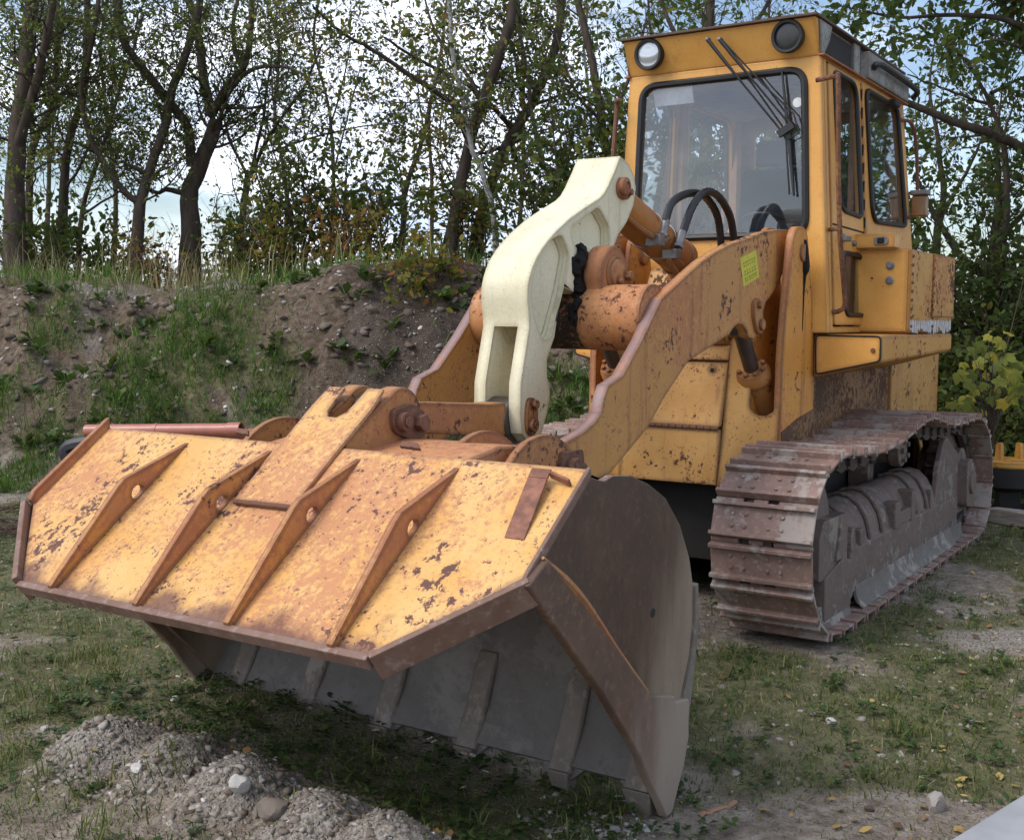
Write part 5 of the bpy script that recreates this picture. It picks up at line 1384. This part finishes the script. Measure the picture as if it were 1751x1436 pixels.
# timber cribbing that carries the pipes
for px_ in (200, 330):
    q = at(px_, 748, 9.5); zz = q[2]-.05; zg = float(H(q[0], q[1])); 
    m = MB(); m.box((q[0]-.09, q[1]-.09, zg-.05), (q[0]+.09, q[1]+.09, zz)); o = m.build('timber_block', WD, None, bevel=.008); tag(o, 'timber block under the %s of the red brown pipe' % ('left end' if px_ == 200 else 'middle'), 'timber block', 'timber blocks under the pipe')
# twig heap at the left edge
bt = []
p = on_ground(10, 915); rr = random.Random(4); m = MB()
for k in range(90):
    c = Vector((p[0]+rr.gauss(0, .28), p[1]+rr.gauss(0, .28)-.1, 0)); c.z = float(H(c.x, c.y))+abs(rr.gauss(0, .09)); a = rr.uniform(0, 6.3); L = rr.uniform(.2, .6); d = Vector((math.cos(a), math.sin(a), rr.gauss(0, .15)))*L
    m.tube([c-d*.5, c+Vector((0, 0, .02)), c+d*.5], [.006, .005, .002], 5)
o = m.build('twig_heap', plain('brown_twigs', (.085, .05, .035), .85), None, recalc=False); tag(o, 'heap of brown twigs at the left edge beside the bucket', 'twig heap')
# yellow topped stand behind the track
g = at(1722, 868, 10.0); zg = float(H(g[0], g[1])); zt = at(1722, 790, 10.0)[2]
st = thing('machine_stand', 'yellow topped dark steel stand with two lugs behind the track', 'stand', (g[0], g[1], zg))
m = MB(); m.lathe((0, 0, zt-zg-.24), (0, 0, 1), [(0, .12), (.05, .26), (.20, .27), (.215, .27)], 28); m.build('drum', M['dark'], st)
m = MB(); m.lathe((0, 0, zt-zg-.024), (0, 0, 1), [(0, .27), (.02, .275), (.045, .27), (.05, .16), (.06, .15)], 28); m.build('top_plate', M['yellowhitch'], st)
h_ = zt-zg
for s in (-.085, .085):
    m = MB(); c = Vector((RH[0]*s, RH[1]*s, h_+.02)); pr = rpoly([(-.06, 0), (.06, 0), (.04, .15), (-.04, .15)], .02); mm = []
    for t in (-.02, .02):
        for a_, b_ in pr: mm.append(c+Vector((FH[0], FH[1], 0))*a_+Vector((RH[0], RH[1], 0))*t+Vector((0, 0, b_)))
    nn = len(pr); m.add(mm, [tuple(range(nn)), tuple(range(nn, 2*nn))[::-1]]+[(i, nn+i, nn+(i+1) % nn, (i+1) % nn) for i in range(nn)]); m.build('lug', M['yellowhitch'], st, bevel=.006)
m = MB(); m.box((-.09, -.09, 0), (.09, .09, h_-.2), Matrix.Rotation(.4, 3, 'Z')); m.box((-.3, -.3, -.05), (.3, .3, .03), Matrix.Rotation(.4, 3, 'Z')); m.build('post', M['dark'], st, bevel=.01)
# ------------------------------------------------------------------ trees and shrubs
def barkmat(name, a, b, white=False):
    t = NT(name); v = t.tex('Object', (1, 1, .3) if not white else (.6, .6, 2.2)); n = t.noise(v, 9 if not white else 7, 6, .7, .4)
    st = [(.3, a), (.6, b), (.8, tuple(q*1.5 for q in b))] if not white else [(.30, (.05, .045, .04)), (.42, (.34, .33, .31)), (.7, (.5, .49, .47))]
    c = t.ramp(n, st); c = t.mix(t.step(t.noise(t.tex(), 1.4, 4), .52, .72, 0, .45), c, (.075, .085, .025))
    t.set('Base Color', c); t.set('Roughness', .95); t.b.inputs['Specular IOR Level'].default_value = .1; t.bump(n, .7, .03); return t.m
BARK = barkmat('tree_bark', (.045, .034, .027), (.10, .078, .062)); BIRCH = barkmat('birch_bark', None, None, True); BARKG = barkmat('grey_bark', (.07, .06, .05), (.15, .13, .11))
F_A = leafmat('leaves_green', [(0, (.030, .055, .014)), (.45, (.080, .125, .026)), (.75, (.18, .21, .04)), (1, (.32, .27, .05))], .5)
F_B = leafmat('leaves_autumn', [(0, (.035, .055, .014)), (.40, (.095, .125, .026)), (.68, (.22, .22, .04)), (.88, (.32, .20, .04)), (1, (.26, .10, .03))], .5)
F_C = leafmat('leaves_dark', [(0, (.026, .046, .013)), (.5, (.065, .105, .026)), (.85, (.15, .18, .035)), (1, (.26, .23, .05))], .48)
F_M = leafmat('leaves_maple', [(0, (.085, .115, .022)), (.4, (.22, .235, .035)), (.75, (.42, .35, .04)), (1, (.50, .27, .04))], .4)
class Wood:
    def __init__(s): s.V = []; s.L = []; s.S = []; s.n = 0
    def tube(s, P, r, k):
        P = np.asarray(P, float); m = len(P); r = np.broadcast_to(r, (m,)) if np.ndim(r) < 1 else np.asarray(r)
        T = np.gradient(P, axis=0); T /= np.linalg.norm(T, axis=1)[:, None]+1e-9
        ref = np.array([.31, .55, .2]) if abs(T[0][2]) > .6 else np.array([0, 0, 1.]); U = np.cross(T, ref); U /= np.linalg.norm(U, axis=1)[:, None]+1e-9; W_ = np.cross(T, U)
        a = np.arange(k)*2*PI/k
        R_ = P[:, None]+(U[:, None]*np.cos(a)[None, :, None]+W_[:, None]*np.sin(a)[None, :, None])*r[:, None, None]
        s.V.append(R_.reshape(-1, 3)); i = np.arange(m-1)[:, None]*k; j = np.arange(k)[None]; j2 = (j+1) % k
        q = np.stack([i+j, i+j2, i+k+j2, i+k+j], -1).reshape(-1, 4)+s.n; s.L.append(q.ravel()); s.S.append(np.full(len(q), 4)); s.n += m*k
    def build(s, name, mat, parent): return fast_mesh(name, np.concatenate(s.V), np.concatenate(s.L), np.concatenate(s.S), mat, parent, smooth=True)
class Leaves:
    def __init__(s): s.P = []; s.D = []
    def add(s, P, D): s.P.append(P); s.D.append(D)
    def build(s, name, mat, parent, size, tint, spread=.22, aspect=.5):
        P = np.concatenate(s.P); D = np.concatenate(s.D); n = len(P)
        d = D+RNG.normal(0, .6, (n, 3)); d[:, 2] -= .25; d /= np.linalg.norm(d, axis=1)[:, None]
        r = RNG.normal(0, 1, (n, 3)); sd = np.cross(d, r); sd /= np.linalg.norm(sd, axis=1)[:, None]+1e-9
        L = size*(.55+.8*RNG.random(n))[:, None]; sd = sd*L*aspect*.5
        nrm = np.cross(d, sd); 
        V = np.stack([P, P+d*L*.35+sd, P+d*L*.75+sd*.7, P+d*L, P+d*L*.75-sd*.7, P+d*L*.35-sd], 1)
        V[:, 0] += 0; V[:, [1, 2, 4, 5]] += (nrm*.25)[:, None]
        cl = (fbm(P[:, 0]*1.3, P[:, 1]*1.3+P[:, 2]*1.1, 3)-.5)*.9
        t = np.clip(RNG.normal(tint, spread, n)+cl, 0, 1)
        return fast_mesh(name, V.reshape(-1, 3), ((np.arange(n)*6)[:, None]+np.arange(6)).ravel(), np.full(n, 6), mat, parent, tint=np.repeat(t, 6))
def unit(v): return v/(np.linalg.norm(v)+1e-9)
def walk(p, d, L, n, wig, up):
    P = [p]; d = unit(d)
    for i in range(n):
        d = unit(d+RNG.normal(0, wig, 3)+np.array([0, 0, up])); P.append(P[-1]+d*L/n)
    return np.array(P)
def branch_dir(t, ang, prefer=None):
    r = RNG.normal(0, 1, 3); r -= t*np.dot(r, t); r = unit(r); return unit(t*math.cos(ang)+r*math.sin(ang))
def twigs(wood, lv, p, d, L, r, level, spec):
    P = walk(p, d, L, 5 if level else 4, spec.get('wig', .22), spec.get('up', .05)); m = len(P)
    wood.tube(P, np.linspace(r, r*.35, m), 4 if level > 1 else 3)
    if level > 0:
        nb = spec.get('nb', 5); nb = max(2, int(nb*min(1.6, L/.8)))
        for k in range(nb):
            t = .2+.8*(k+RNG.random())/nb; i = min(m-2, int(t*(m-1))); q = P[i]+(P[i+1]-P[i])*(t*(m-1)-i)
            twigs(wood, lv, q, branch_dir(unit(P[i+1]-P[i]), R(RNG.uniform(28, 70))), L*RNG.uniform(.32, .6), max(r*.5, spec.get('rmin', .0035)), level-1, spec)
    if level <= 1:
        n = RNG.poisson(spec.get('leaves', 9)*(1 if level == 0 else .6))
        if n:
            t = .15+.85*RNG.random(n); i = np.minimum((t*(m-1)).astype(int), m-2); q = P[i]+(P[i+1]-P[i])*(t*(m-1)-i)[:, None]
            lv.add(q+RNG.normal(0, spec.get('jit', .04), (n, 3)), np.repeat(unit(P[-1]-P[0])[None], n, 0))
def tree(name, label, limbs, depth, spec, group='trees along the top of the bank'):
    wood, lv = Wood(), Leaves(); root = None
    for k, lb in enumerate(limbs):
        pp, r0, r1 = lb[:3]; dj = lb[3] if len(lb) > 3 else 0.
        m = len(pp); P = [at(a, b, depth+dj*i/(m-1)) for i, (a, b) in enumerate(pp)]
        if root is None:
            g = P[0]; root = thing(name, label, 'tree', (g[0], g[1], float(H(g[0], g[1]))), group)
            P[0] = np.array([g[0], g[1], float(H(g[0], g[1]))-.08]); O = P[0]+np.array([0, 0, .08])
        P = np.array(catmull(P, 4)); n = len(P); t = np.linspace(0, 1, n)
        r0 *= spec.get('rs', .78); r1 *= spec.get('rs', .78); rr = r0+(r1-r0)*t
        if k == 0: rr = rr*(1+.5*np.exp(-t*n/2.2))
        P = P+np.cumsum(RNG.normal(0, .012, P.shape), 0)*np.minimum(1, t*5)[:, None]*.7
        wood.tube(P-O, rr, 9 if r0 > .06 else 6)
        L = np.sum(np.linalg.norm(np.diff(P, axis=0), axis=1)); nb = int(L*spec.get('bd', 3.2)*(lb[4] if len(lb) > 4 else 1))
        for j in range(nb):
            tt = spec.get('t0', .22)+(1-spec.get('t0', .22))*(j+RNG.random())/max(nb, 1) if k == 0 else .08+.92*(j+RNG.random())/max(nb, 1)
            i = min(n-2, int(tt*(n-1))); q = P[i]; d = branch_dir(unit(P[i+1]-P[i]), R(RNG.uniform(35, 80))); d = unit(d+np.array([0, 0, .25]))
            twigs(wood, lv, q-O, d, RNG.uniform(.5, 1.25)*spec.get('bl', 1.), max(.006, rr[i]*RNG.uniform(.16, .3)), spec.get('lev', 2), spec)
    wood.build('trunk', spec.get('bark', BARK), root)
    if lv.P: lv.build('crown', spec.get('leaf', F_A), root, spec.get('size', .085), spec.get('tint', .4), spec.get('spread', .2))
    return root
def shrub(name, label, px, depth, height, width, stems, spec, group='shrubs on the bank', z=None):
    wood, lv = Wood(), Leaves(); b = at(px, 500, depth); g = np.array([b[0], b[1], float(H(b[0], b[1]))-.05])
    root = thing(name, label, 'shrub', tuple(g), group)
    for k in range(stems):
        a = RNG.random()*2*PI; rr = width*.5*RNG.random()**.5; tip = np.array([math.cos(a)*rr, math.sin(a)*rr, height*RNG.uniform(.6, 1.05)])
        p0 = np.array([math.cos(a)*rr*.25, math.sin(a)*rr*.25, 0]); mid = (p0+tip)*.5+RNG.normal(0, .1*height, 3)*np.array([1, 1, .3])
        P = np.array(catmull([p0, mid, tip], 5)); n = len(P); r0 = spec.get('r', .018)*RNG.uniform(.7, 1.3); wood.tube(P, np.linspace(r0, r0*.3, n), 5)
        nb = int(height*spec.get('bd', 5))
        for j in range(nb):
            t = .12+.88*(j+RNG.random())/nb; i = min(n-2, int(t*(n-1)))
            twigs(wood, lv, P[i], branch_dir(unit(P[i+1]-P[i]), R(RNG.uniform(30, 85))), RNG.uniform(.3, .75)*spec.get('bl', 1.), r0*.4, spec.get('lev', 1), spec)
    wood.build('stems', spec.get('bark', BARK), root); lv.build('foliage', spec.get('leaf', F_C), root, spec.get('size', .09), spec.get('tint', .4), spec.get('spread', .22), spec.get('aspect', .55))
    return root
SL = dict(leaves=4.2, size=.062, tint=.52, nb=6, bl=1.15, bd=4.2, spread=.24, leaf=F_A)          # left: sparse small leaves
SM_ = dict(leaves=3.2, size=.078, tint=.50, nb=6, bl=1.1, bd=3.8, spread=.26, leaf=F_B)          # middle: autumn
tree('tree', 'thick dark tree at the far left edge of the picture', [([(28, 455), (22, 330), (28, 240), (35, 150), (45, 60), (60, -30)], .17, .11), ([(30, 250), (60, 150), (80, 60), (95, -30)], .09, .05, -.8), ([(24, 330), (60, 290), (110, 270)], .03, .01, .5)], 15.6, dict(SL, leaves=5, t0=.4))
tree('tree', 'slender dark tree second from the left edge', [([(45, 445), (48, 350), (55, 250), (90, 160), (96, 60), (92, -30)], .075, .05), ([(56, 250), (45, 150), (20, 80)], .04, .015, .8)], 17.5, dict(SL))
tree('tree', 'straight dark trunk third from the left between slender stems', [([(103, 445), (106, 330), (118, 240), (143, 170), (150, 60), (150, -30)], .085, .055), ([(107, 330), (150, 260), (185, 180)], .03, .01, -.6)], 16.6, dict(SL))
tree('tree', 'thin twin stemmed tree left of the leaning trunk', [([(130, 450), (138, 360), (170, 260), (190, 190), (215, 100), (235, 20)], .05, .03), ([(138, 370), (200, 330), (215, 325)], .03, .012, .4)], 18.5, dict(SL, tint=.2))
tree('tree', 'leaning tree with a crooked low limb left of the big forked tree', [([(226, 448), (238, 370), (252, 305), (275, 230), (290, 150), (325, 60), (345, -30)], .105, .06), ([(246, 352), (226, 338), (195, 305), (160, 255), (140, 205), (135, 150), (150, 60), (165, -30)], .07, .04, -.6), ([(165, 262), (120, 245), (60, 250)], .03, .01, -.8), ([(255, 300), (215, 275)], .05, .03, -.3)], 16.0, dict(SL))
tree('tree', 'big forked tree with the thickest trunk left of centre', [([(325, 452), (322, 400), (318, 340), (330, 290), (352, 235), (362, 195)], .185, .125), ([(328, 285), (318, 225), (292, 180), (250, 130), (215, 80), (203, 30), (195, -30)], .095, .055, -1.0), ([(362, 195), (352, 140), (345, 70), (330, 10), (310, -30)], .10, .06, .6), ([(360, 200), (382, 160), (415, 120), (430, 60), (440, -30)], .085, .045, -.7), ([(375, 180), (420, 125), (480, 110), (520, 125)], .05, .02, -1.2), ([(318, 332), (285, 324), (262, 330), (236, 318), (214, 290)], .06, .012, -.4), ([(385, 185), (440, 182), (480, 160)], .035, .012, -.9), ([(415, 120), (400, 60), (410, -20)], .05, .03, .5)], 16.4, dict(SL, tint=.38, t0=.75, leaves=3))
tree('tree', 'slim tree splitting into a fan of branches right of the big forked tree', [([(402, 448), (412, 390), (424, 320), (427, 305)], .075, .055), ([(426, 306), (400, 250), (378, 195), (360, 150)], .035, .018, .5), ([(427, 305), (445, 230), (452, 160), (462, 80)], .035, .018, -.4), ([(428, 300), (455, 255), (490, 200), (530, 150), (560, 80)], .04, .018, -.8), ([(458, 262), (520, 240), (600, 222), (680, 215)], .025, .010, -1.2)], 17.2, dict(SL, leaves=2, tint=.3))
tree('tree', 'dark stemmed tree behind the dense bush left of centre', [([(680, 468), (690, 400), (692, 340), (712, 270), (730, 200), (745, 120)], .07, .035), ([(692, 345), (660, 330), (640, 300)], .03, .01)], 18.0, dict(SM_))
tree('tree', 'leaning dark tree at the centre reaching the top of the picture', [([(762, 452), (772, 390), (785, 310), (805, 220), (838, 120), (865, 40), (880, -40)], .115, .075), ([(800, 240), (770, 180), (700, 130), (640, 90), (590, 60), (540, 20)], .055, .02, -1.5), ([(822, 170), (790, 120), (740, 60), (720, -20)], .04, .02, .6)], 15.2, dict(SM_))
tree('tree', 'mossy tree leaning right just left of the cream lever', [([(800, 452), (828, 370), (850, 300), (868, 240), (900, 190), (930, 130), (955, 60), (965, -30)], .11, .07), ([(880, 225), (840, 180), (790, 140), (700, 100), (650, 70)], .05, .02, -1.2), ([(905, 185), (950, 165), (1000, 160)], .03, .012, -.5), ([(868, 245), (905, 300), (960, 345)], .04, .02, .5)], 15.8, dict(SM_, tint=.42))
tree('birch_tree', 'spotted white birch beside the cream lever', [([(850, 478), (848, 420), (842, 350), (828, 300), (806, 240), (790, 160), (772, 80), (765, -30)], .062, .035)], 15.0, dict(SM_, bark=BIRCH, leaves=3, bl=.8, t0=.45))
tree('birch_tree', 'slender pale birch leaning left in front of the dark thicket', [([(965, 440), (950, 350), (920, 270), (905, 200), (890, 110), (872, 20), (865, -40)], .045, .03)], 15.4, dict(SM_, bark=BARKG, leaves=3))
tree('birch_tree', 'thin white birch stem close to the left of the cab', [([(1010, 440), (1006, 330), (1008, 230), (1000, 130), (990, 20), (985, -40)], .034, .024)], 16.2, dict(SM_, bark=BIRCH, leaves=4))
tree('tree', 'dark leafy tree directly left of the cab', [([(1040, 440), (1045, 330), (1030, 220), (1010, 110), (985, 20), (970, -40)], .08, .05), ([(1035, 240), (1075, 130), (1100, 30)], .04, .02), ([(1030, 210), (980, 150), (950, 60)], .03, .015)], 14.2, dict(leaves=2.6, size=.085, tint=.48, nb=5, bl=1.0, bd=3.4, leaf=F_C))
tree('tree', 'leafy tree rising behind the cab roof', [([(1200, 460), (1205, 250), (1210, 80), (1220, -60)], .10, .06), ([(1205, 150), (1150, 50), (1120, -40)], .05, .02), ([(1208, 140), (1290, 40), (1330, -40)], .05, .02)], 13.6, dict(leaves=2.6, size=.095, tint=.58, nb=5, bl=1.0, bd=3.2, leaf=F_C, t0=.5))
tree('tree', 'tree with bare diagonal limb crossing the sky right of the cab', [([(1795, 520), (1790, 400), (1778, 290), (1751, 255), (1690, 228), (1610, 195), (1540, 165), (1480, 140)], .085, .03, -1.), ([(1706, 660), (1712, 500), (1720, 380), (1722, 280), (1712, 215), (1690, 155), (1655, 105), (1622, 70)], .055, .012, -.5), ([(1716, 240), (1738, 190), (1735, 150)], .02, .008), ([(1700, 178), (1640, 172), (1590, 150), (1545, 125)], .022, .008, -.3), ([(1695, 160), (1751, 130), (1800, 110)], .028, .015, .3), ([(1790, 300), (1770, 120), (1720, 20), (1700, -40)], .07, .03, -.5)], 11.6, dict(leaves=3, size=.07, tint=.40, nb=5, bl=.8, bd=2.6, leaf=F_C, t0=.3), 'trees right of the machine')
tree('tree', 'tree whose leafy boughs hang over the right top corner', [([(1850, 560), (1840, 300), (1800, 60), (1760, -40)], .13, .08), ([(1805, 80), (1720, 40), (1640, 25), (1560, 30), (1490, 20)], .04, .012, -.6), ([(1790, 20), (1700, -10), (1600, -20), (1500, -15), (1420, -25)], .04, .012, -1.), ([(1810, 120), (1760, 90), (1700, 70), (1660, 75)], .025, .01, -.5)], 10.6, dict(leaves=8, size=.09, tint=.46, nb=6, bl=.6, bd=3.6, leaf=F_C, t0=.7, up=-.02), 'trees right of the machine')
tree('tree', 'dark conifer like tree low on the right behind the yellow tank', [([(1700, 640), (1690, 500), (1700, 400), (1706, 330), (1705, 250), (1712, 150)], .10, .008), ([(1692, 480), (1640, 430), (1590, 350), (1570, 300)], .06, .02, -.4), ([(1698, 420), (1751, 360), (1790, 320)], .05, .02)], 12.2, dict(leaves=6, size=.075, tint=.42, nb=6, bl=.8, bd=4.5, leaf=F_C, t0=.1), 'trees right of the machine')
tree('tree', 'leafy tree seen through the gap between cab and right edge', [([(1600, 560), (1600, 420), (1612, 330), (1600, 240), (1590, 150), (1600, 60)], .07, .008), ([(1604, 380), (1650, 300), (1680, 230)], .04, .015)], 13.2, dict(leaves=5, size=.075, tint=.50, nb=6, bl=.75, bd=4.2, leaf=F_C, t0=.1), 'trees right of the machine')
# thinner trees further back
far = [(75, 'spindly far tree behind the far left trunks'), (190, 'spindly far tree behind the crooked limb'), (480, 'spindly far tree behind the fan of branches'), (560, 'spindly far tree above the dense bush'), (735, 'spindly far tree behind the leaning centre tree'), (880, 'spindly far tree behind the mossy tree'), (1140, 'far tree seen through the cab windscreen'), (1300, 'far tree behind the right half of the cab')]
for i, (px_, lab) in enumerate(far):
    j = RNG.uniform(-18, 18, 6); t0 = RNG.uniform(-25, 25)
    tree('tree', lab, [([(px_, 450), (px_+j[0]+t0*.3, 330), (px_+j[1]+t0*.7, 200), (px_+j[2]+t0, 80), (px_+j[3]+t0*1.3, -40)], .06, .03), ([(px_+j[0]+t0*.4, 300), (px_+j[4]*2.5, 180), (px_+j[4]*4, 60)], .03, .012), ([(px_+t0*.6, 250), (px_+j[5]*3, 120), (px_+j[5]*4, 20)], .03, .012)], RNG.uniform(20, 25), dict(leaves=2.2, size=.11, tint=.36+.12*(500 < px_ < 900), nb=4, bl=1.5, bd=2.2, leaf=F_B if 500 < px_ < 900 else F_A, rmin=.006), 'thin trees in the second row')
# shrubs
B1 = dict(leaves=7, size=.10, tint=.40, bd=6, leaf=F_C, lev=1)
B2 = dict(leaves=6, size=.08, tint=.46, bd=6, leaf=F_B, lev=1)
shrub('shrub', 'dense dark green bush left of centre on the bank', 520, 15.6, 1.9, 1.5, 11, dict(B1, tint=.48, leaves=3.8, size=.085))
shrub('shrub', 'dense green bush next to the dark stemmed tree', 620, 16.0, 1.8, 1.2, 9, dict(B1, tint=.5, leaves=4.5))
shrub('shrub', 'orange brown shrub low in front of the dense bush', 570, 15.0, .9, 1.0, 11, dict(B2, tint=.74, leaves=4))
shrub('shrub', 'olive shrub under the fan of branches', 455, 15.3, 1.2, .8, 10, dict(B2, tint=.5, leaves=7))
shrub('shrub', 'bare twiggy thicket at the foot of the slim tree', 410, 16.6, 1.0, .9, 14, dict(B1, leaves=2, tint=.3))
shrub('shrub', 'pale orange weeds between the two left trunks', 265, 15.4, .6, .8, 14, dict(B2, tint=.8, size=.06, leaves=4))
shrub('shrub', 'low dark thicket at the left end of the bank', 60, 16.2, 1.0, 1.4, 14, dict(B1, leaves=5, tint=.3))
shrub('shrub', 'low dark thicket under the leaning tree', 170, 16.8, .8, 1.3, 12, dict(B1, leaves=5, tint=.3))
shrub('shrub', 'leafy thicket left of the birch foot', 790, 15.4, 1.1, 1.1, 11, dict(B2, tint=.42, leaves=7))
shrub('shrub', 'dark thicket behind the cream lever', 930, 14.6, 2.1, 1.4, 11, dict(B1, leaves=3.5, tint=.46, size=.085))
shrub('shrub', 'dark thicket beside the cab foot', 1030, 14.0, 2.5, 1.4, 12, dict(B1, leaves=4, tint=.44, size=.085))
shrub('shrub', 'light green shrub behind the windscreen', 1150, 13.8, 2.6, 1.8, 14, dict(B1, leaves=8, tint=.65))
shrub('shrub', 'green shrub behind the right half of the cab', 1300, 13.6, 2.4, 1.8, 14, dict(B1, leaves=8, tint=.6))
shrub('shrub', 'green shrub behind the cab door', 1450, 13.2, 2.4, 1.6, 14, dict(B1, leaves=8, tint=.5))
GR = 'shrubs right of the machine'
shrub('shrub', 'dark green shrub tight behind the yellow tank', 1610, 11.8, 2.0, 1.4, 18, dict(B1, leaves=7, tint=.42, size=.08), GR)
shrub('shrub', 'dark shrub at the right edge behind the stand', 1715, 11.4, 2.1, 1.3, 18, dict(B1, leaves=8, tint=.38, size=.08), GR)
shrub('shrub', 'dark shrub half cut off by the right edge', 1785, 10.9, 2.0, 1.2, 17, dict(B1, leaves=8, tint=.42, size=.08), GR)
shrub('shrub', 'undergrowth between the track and the stand', 1660, 10.9, .9, 1.2, 18, dict(B1, leaves=10, tint=.4, size=.075), GR)
shrub('shrub', 'undergrowth at the right edge behind the beam', 1760, 10.5, .7, 1.0, 16, dict(B1, leaves=9, tint=.45, size=.07), GR)
for px_, lab in ((690, 'ash seedling on the left slope of the dark mound'), (715, 'ash seedling on top of the dark mound'), (745, 'ash seedling right of the dark mound top')):
    shrub('seedling', lab, px_, 12.6+.2*(px_ > 700), .45, .5, 5, dict(B2, tint=.55, leaves=9, size=.075, bl=.6, r=.006), 'seedlings on the dark mound')
# maple sapling with big yellow leaves
b = at(1690, 800, 9.6); g = np.array([b[0], b[1], float(H(b[0], b[1]))]); root = thing('maple_sapling', 'maple sapling with large yellow leaves right of the track', 'sapling', tuple(g))
wood = Wood(); LV = []; LF = []; LT = []; nv = 0
lobes = []
for i, (a, r_) in enumerate(((-158, .42), (-128, .62), (-112, .55), (-92, .70), (-78, .66), (-58, .95), (-46, .70), (-34, .62), (-20, .76), (-9, .80), (0, 1.02), (9, .80), (20, .76), (34, .62), (46, .70), (58, .95), (78, .66), (92, .70), (112, .55), (128, .62), (158, .42), (180, .22))): lobes.append((math.cos(R(a))*r_, math.sin(R(a))*r_))
lobes = np.array(lobes)
for (px_, py_) in ((1724, 570), (1712, 585), (1680, 592), (1698, 610), (1648, 622), (1672, 618), (1686, 640), (1724, 648), (1735, 640), (1654, 655), (1680, 660), (1735, 663), (1652, 680), (1696, 680), (1716, 690), (1630, 690), (1745, 700), (1670, 700), (1700, 625), (1660, 600), (1640, 705), (1720, 610), (1664, 640), (1690, 575), (1708, 650), (1742, 625), (1728, 680), (1660, 690), (1685, 705), (1640, 640), (1745, 665), (1702, 668), (1668, 668), (1718, 632)):
    c = at(px_, py_, 9.6+RNG.uniform(-.35, .35))-g; base = np.array([0, 0, max(.1, c[2]*.55)]); mid = (base+c)*.5+np.array([0, 0, .08])
    wood.tube(np.array(catmull([base, mid, c], 4)), np.linspace(.006, .002, 9), 4)
    nrm = unit(np.array([.7, .5, .6])+RNG.normal(0, .4, 3)); up = unit(np.cross(nrm, RNG.normal(0, 1, 3))); up = unit(up+np.array([0, 0, -1.2])); sd = unit(np.cross(nrm, up)); up = np.cross(sd, nrm)
    S_ = RNG.uniform(.055, .105); pv = c+(up[None]*lobes[:, :1]+sd[None]*lobes[:, 1:])*S_+nrm[None]*(-(lobes**2).sum(1)[:, None]*RNG.uniform(.1, .6)+RNG.normal(0, .12, (len(lobes), 1)))*S_*.6
    LV.append(np.vstack([c[None], pv])); n = len(lobes)
    for i in range(n): LF += [nv, nv+1+i, nv+1+(i+1) % n]
    LT += list(np.clip(RNG.normal(.38, .25)+RNG.normal(0, .08, n+1), 0, 1)); nv += n+1
wood.tube(np.array([[0, 0, -.05], [.02, .01, .4], [0, .03, .8], [.03, 0, 1.3]]), np.array([.014, .012, .009, .004]), 6)
wood.build('stem', BARK, root); fast_mesh('foliage', np.concatenate(LV), LF, np.full(len(LF)//3, 3), F_M, root, tint=np.array(LT))

# trees beyond the right edge of the picture, mirrored in the cab's side windows
for k, (d_, s_) in enumerate(((11.5, 7.4), (14.5, 9.6), (9.0, 7.6), (12.8, 11.2))):
    px_ = 875.5+FPX*s_/d_
    tree('tree', ['leafy tree standing beside the machine beyond the right edge', 'tall leafy tree farthest to the right behind the machine', 'leafy tree nearest to the viewer beyond the right edge', 'outermost leafy tree to the right of the machine'][k],
         [([(px_, 600), (px_+20, 300), (px_-10, 0), (px_+30, -350)], .12, .04), ([(px_+10, 300), (px_+160, 60), (px_+220, -150)], .06, .02, .5), ([(px_+5, 200), (px_-150, 0), (px_-200, -200)], .06, .02, -.5)], d_,
         dict(leaves=5, size=.13, tint=.45, nb=4, bl=1.3, bd=3, leaf=F_C, t0=.2), 'trees right of the machine')
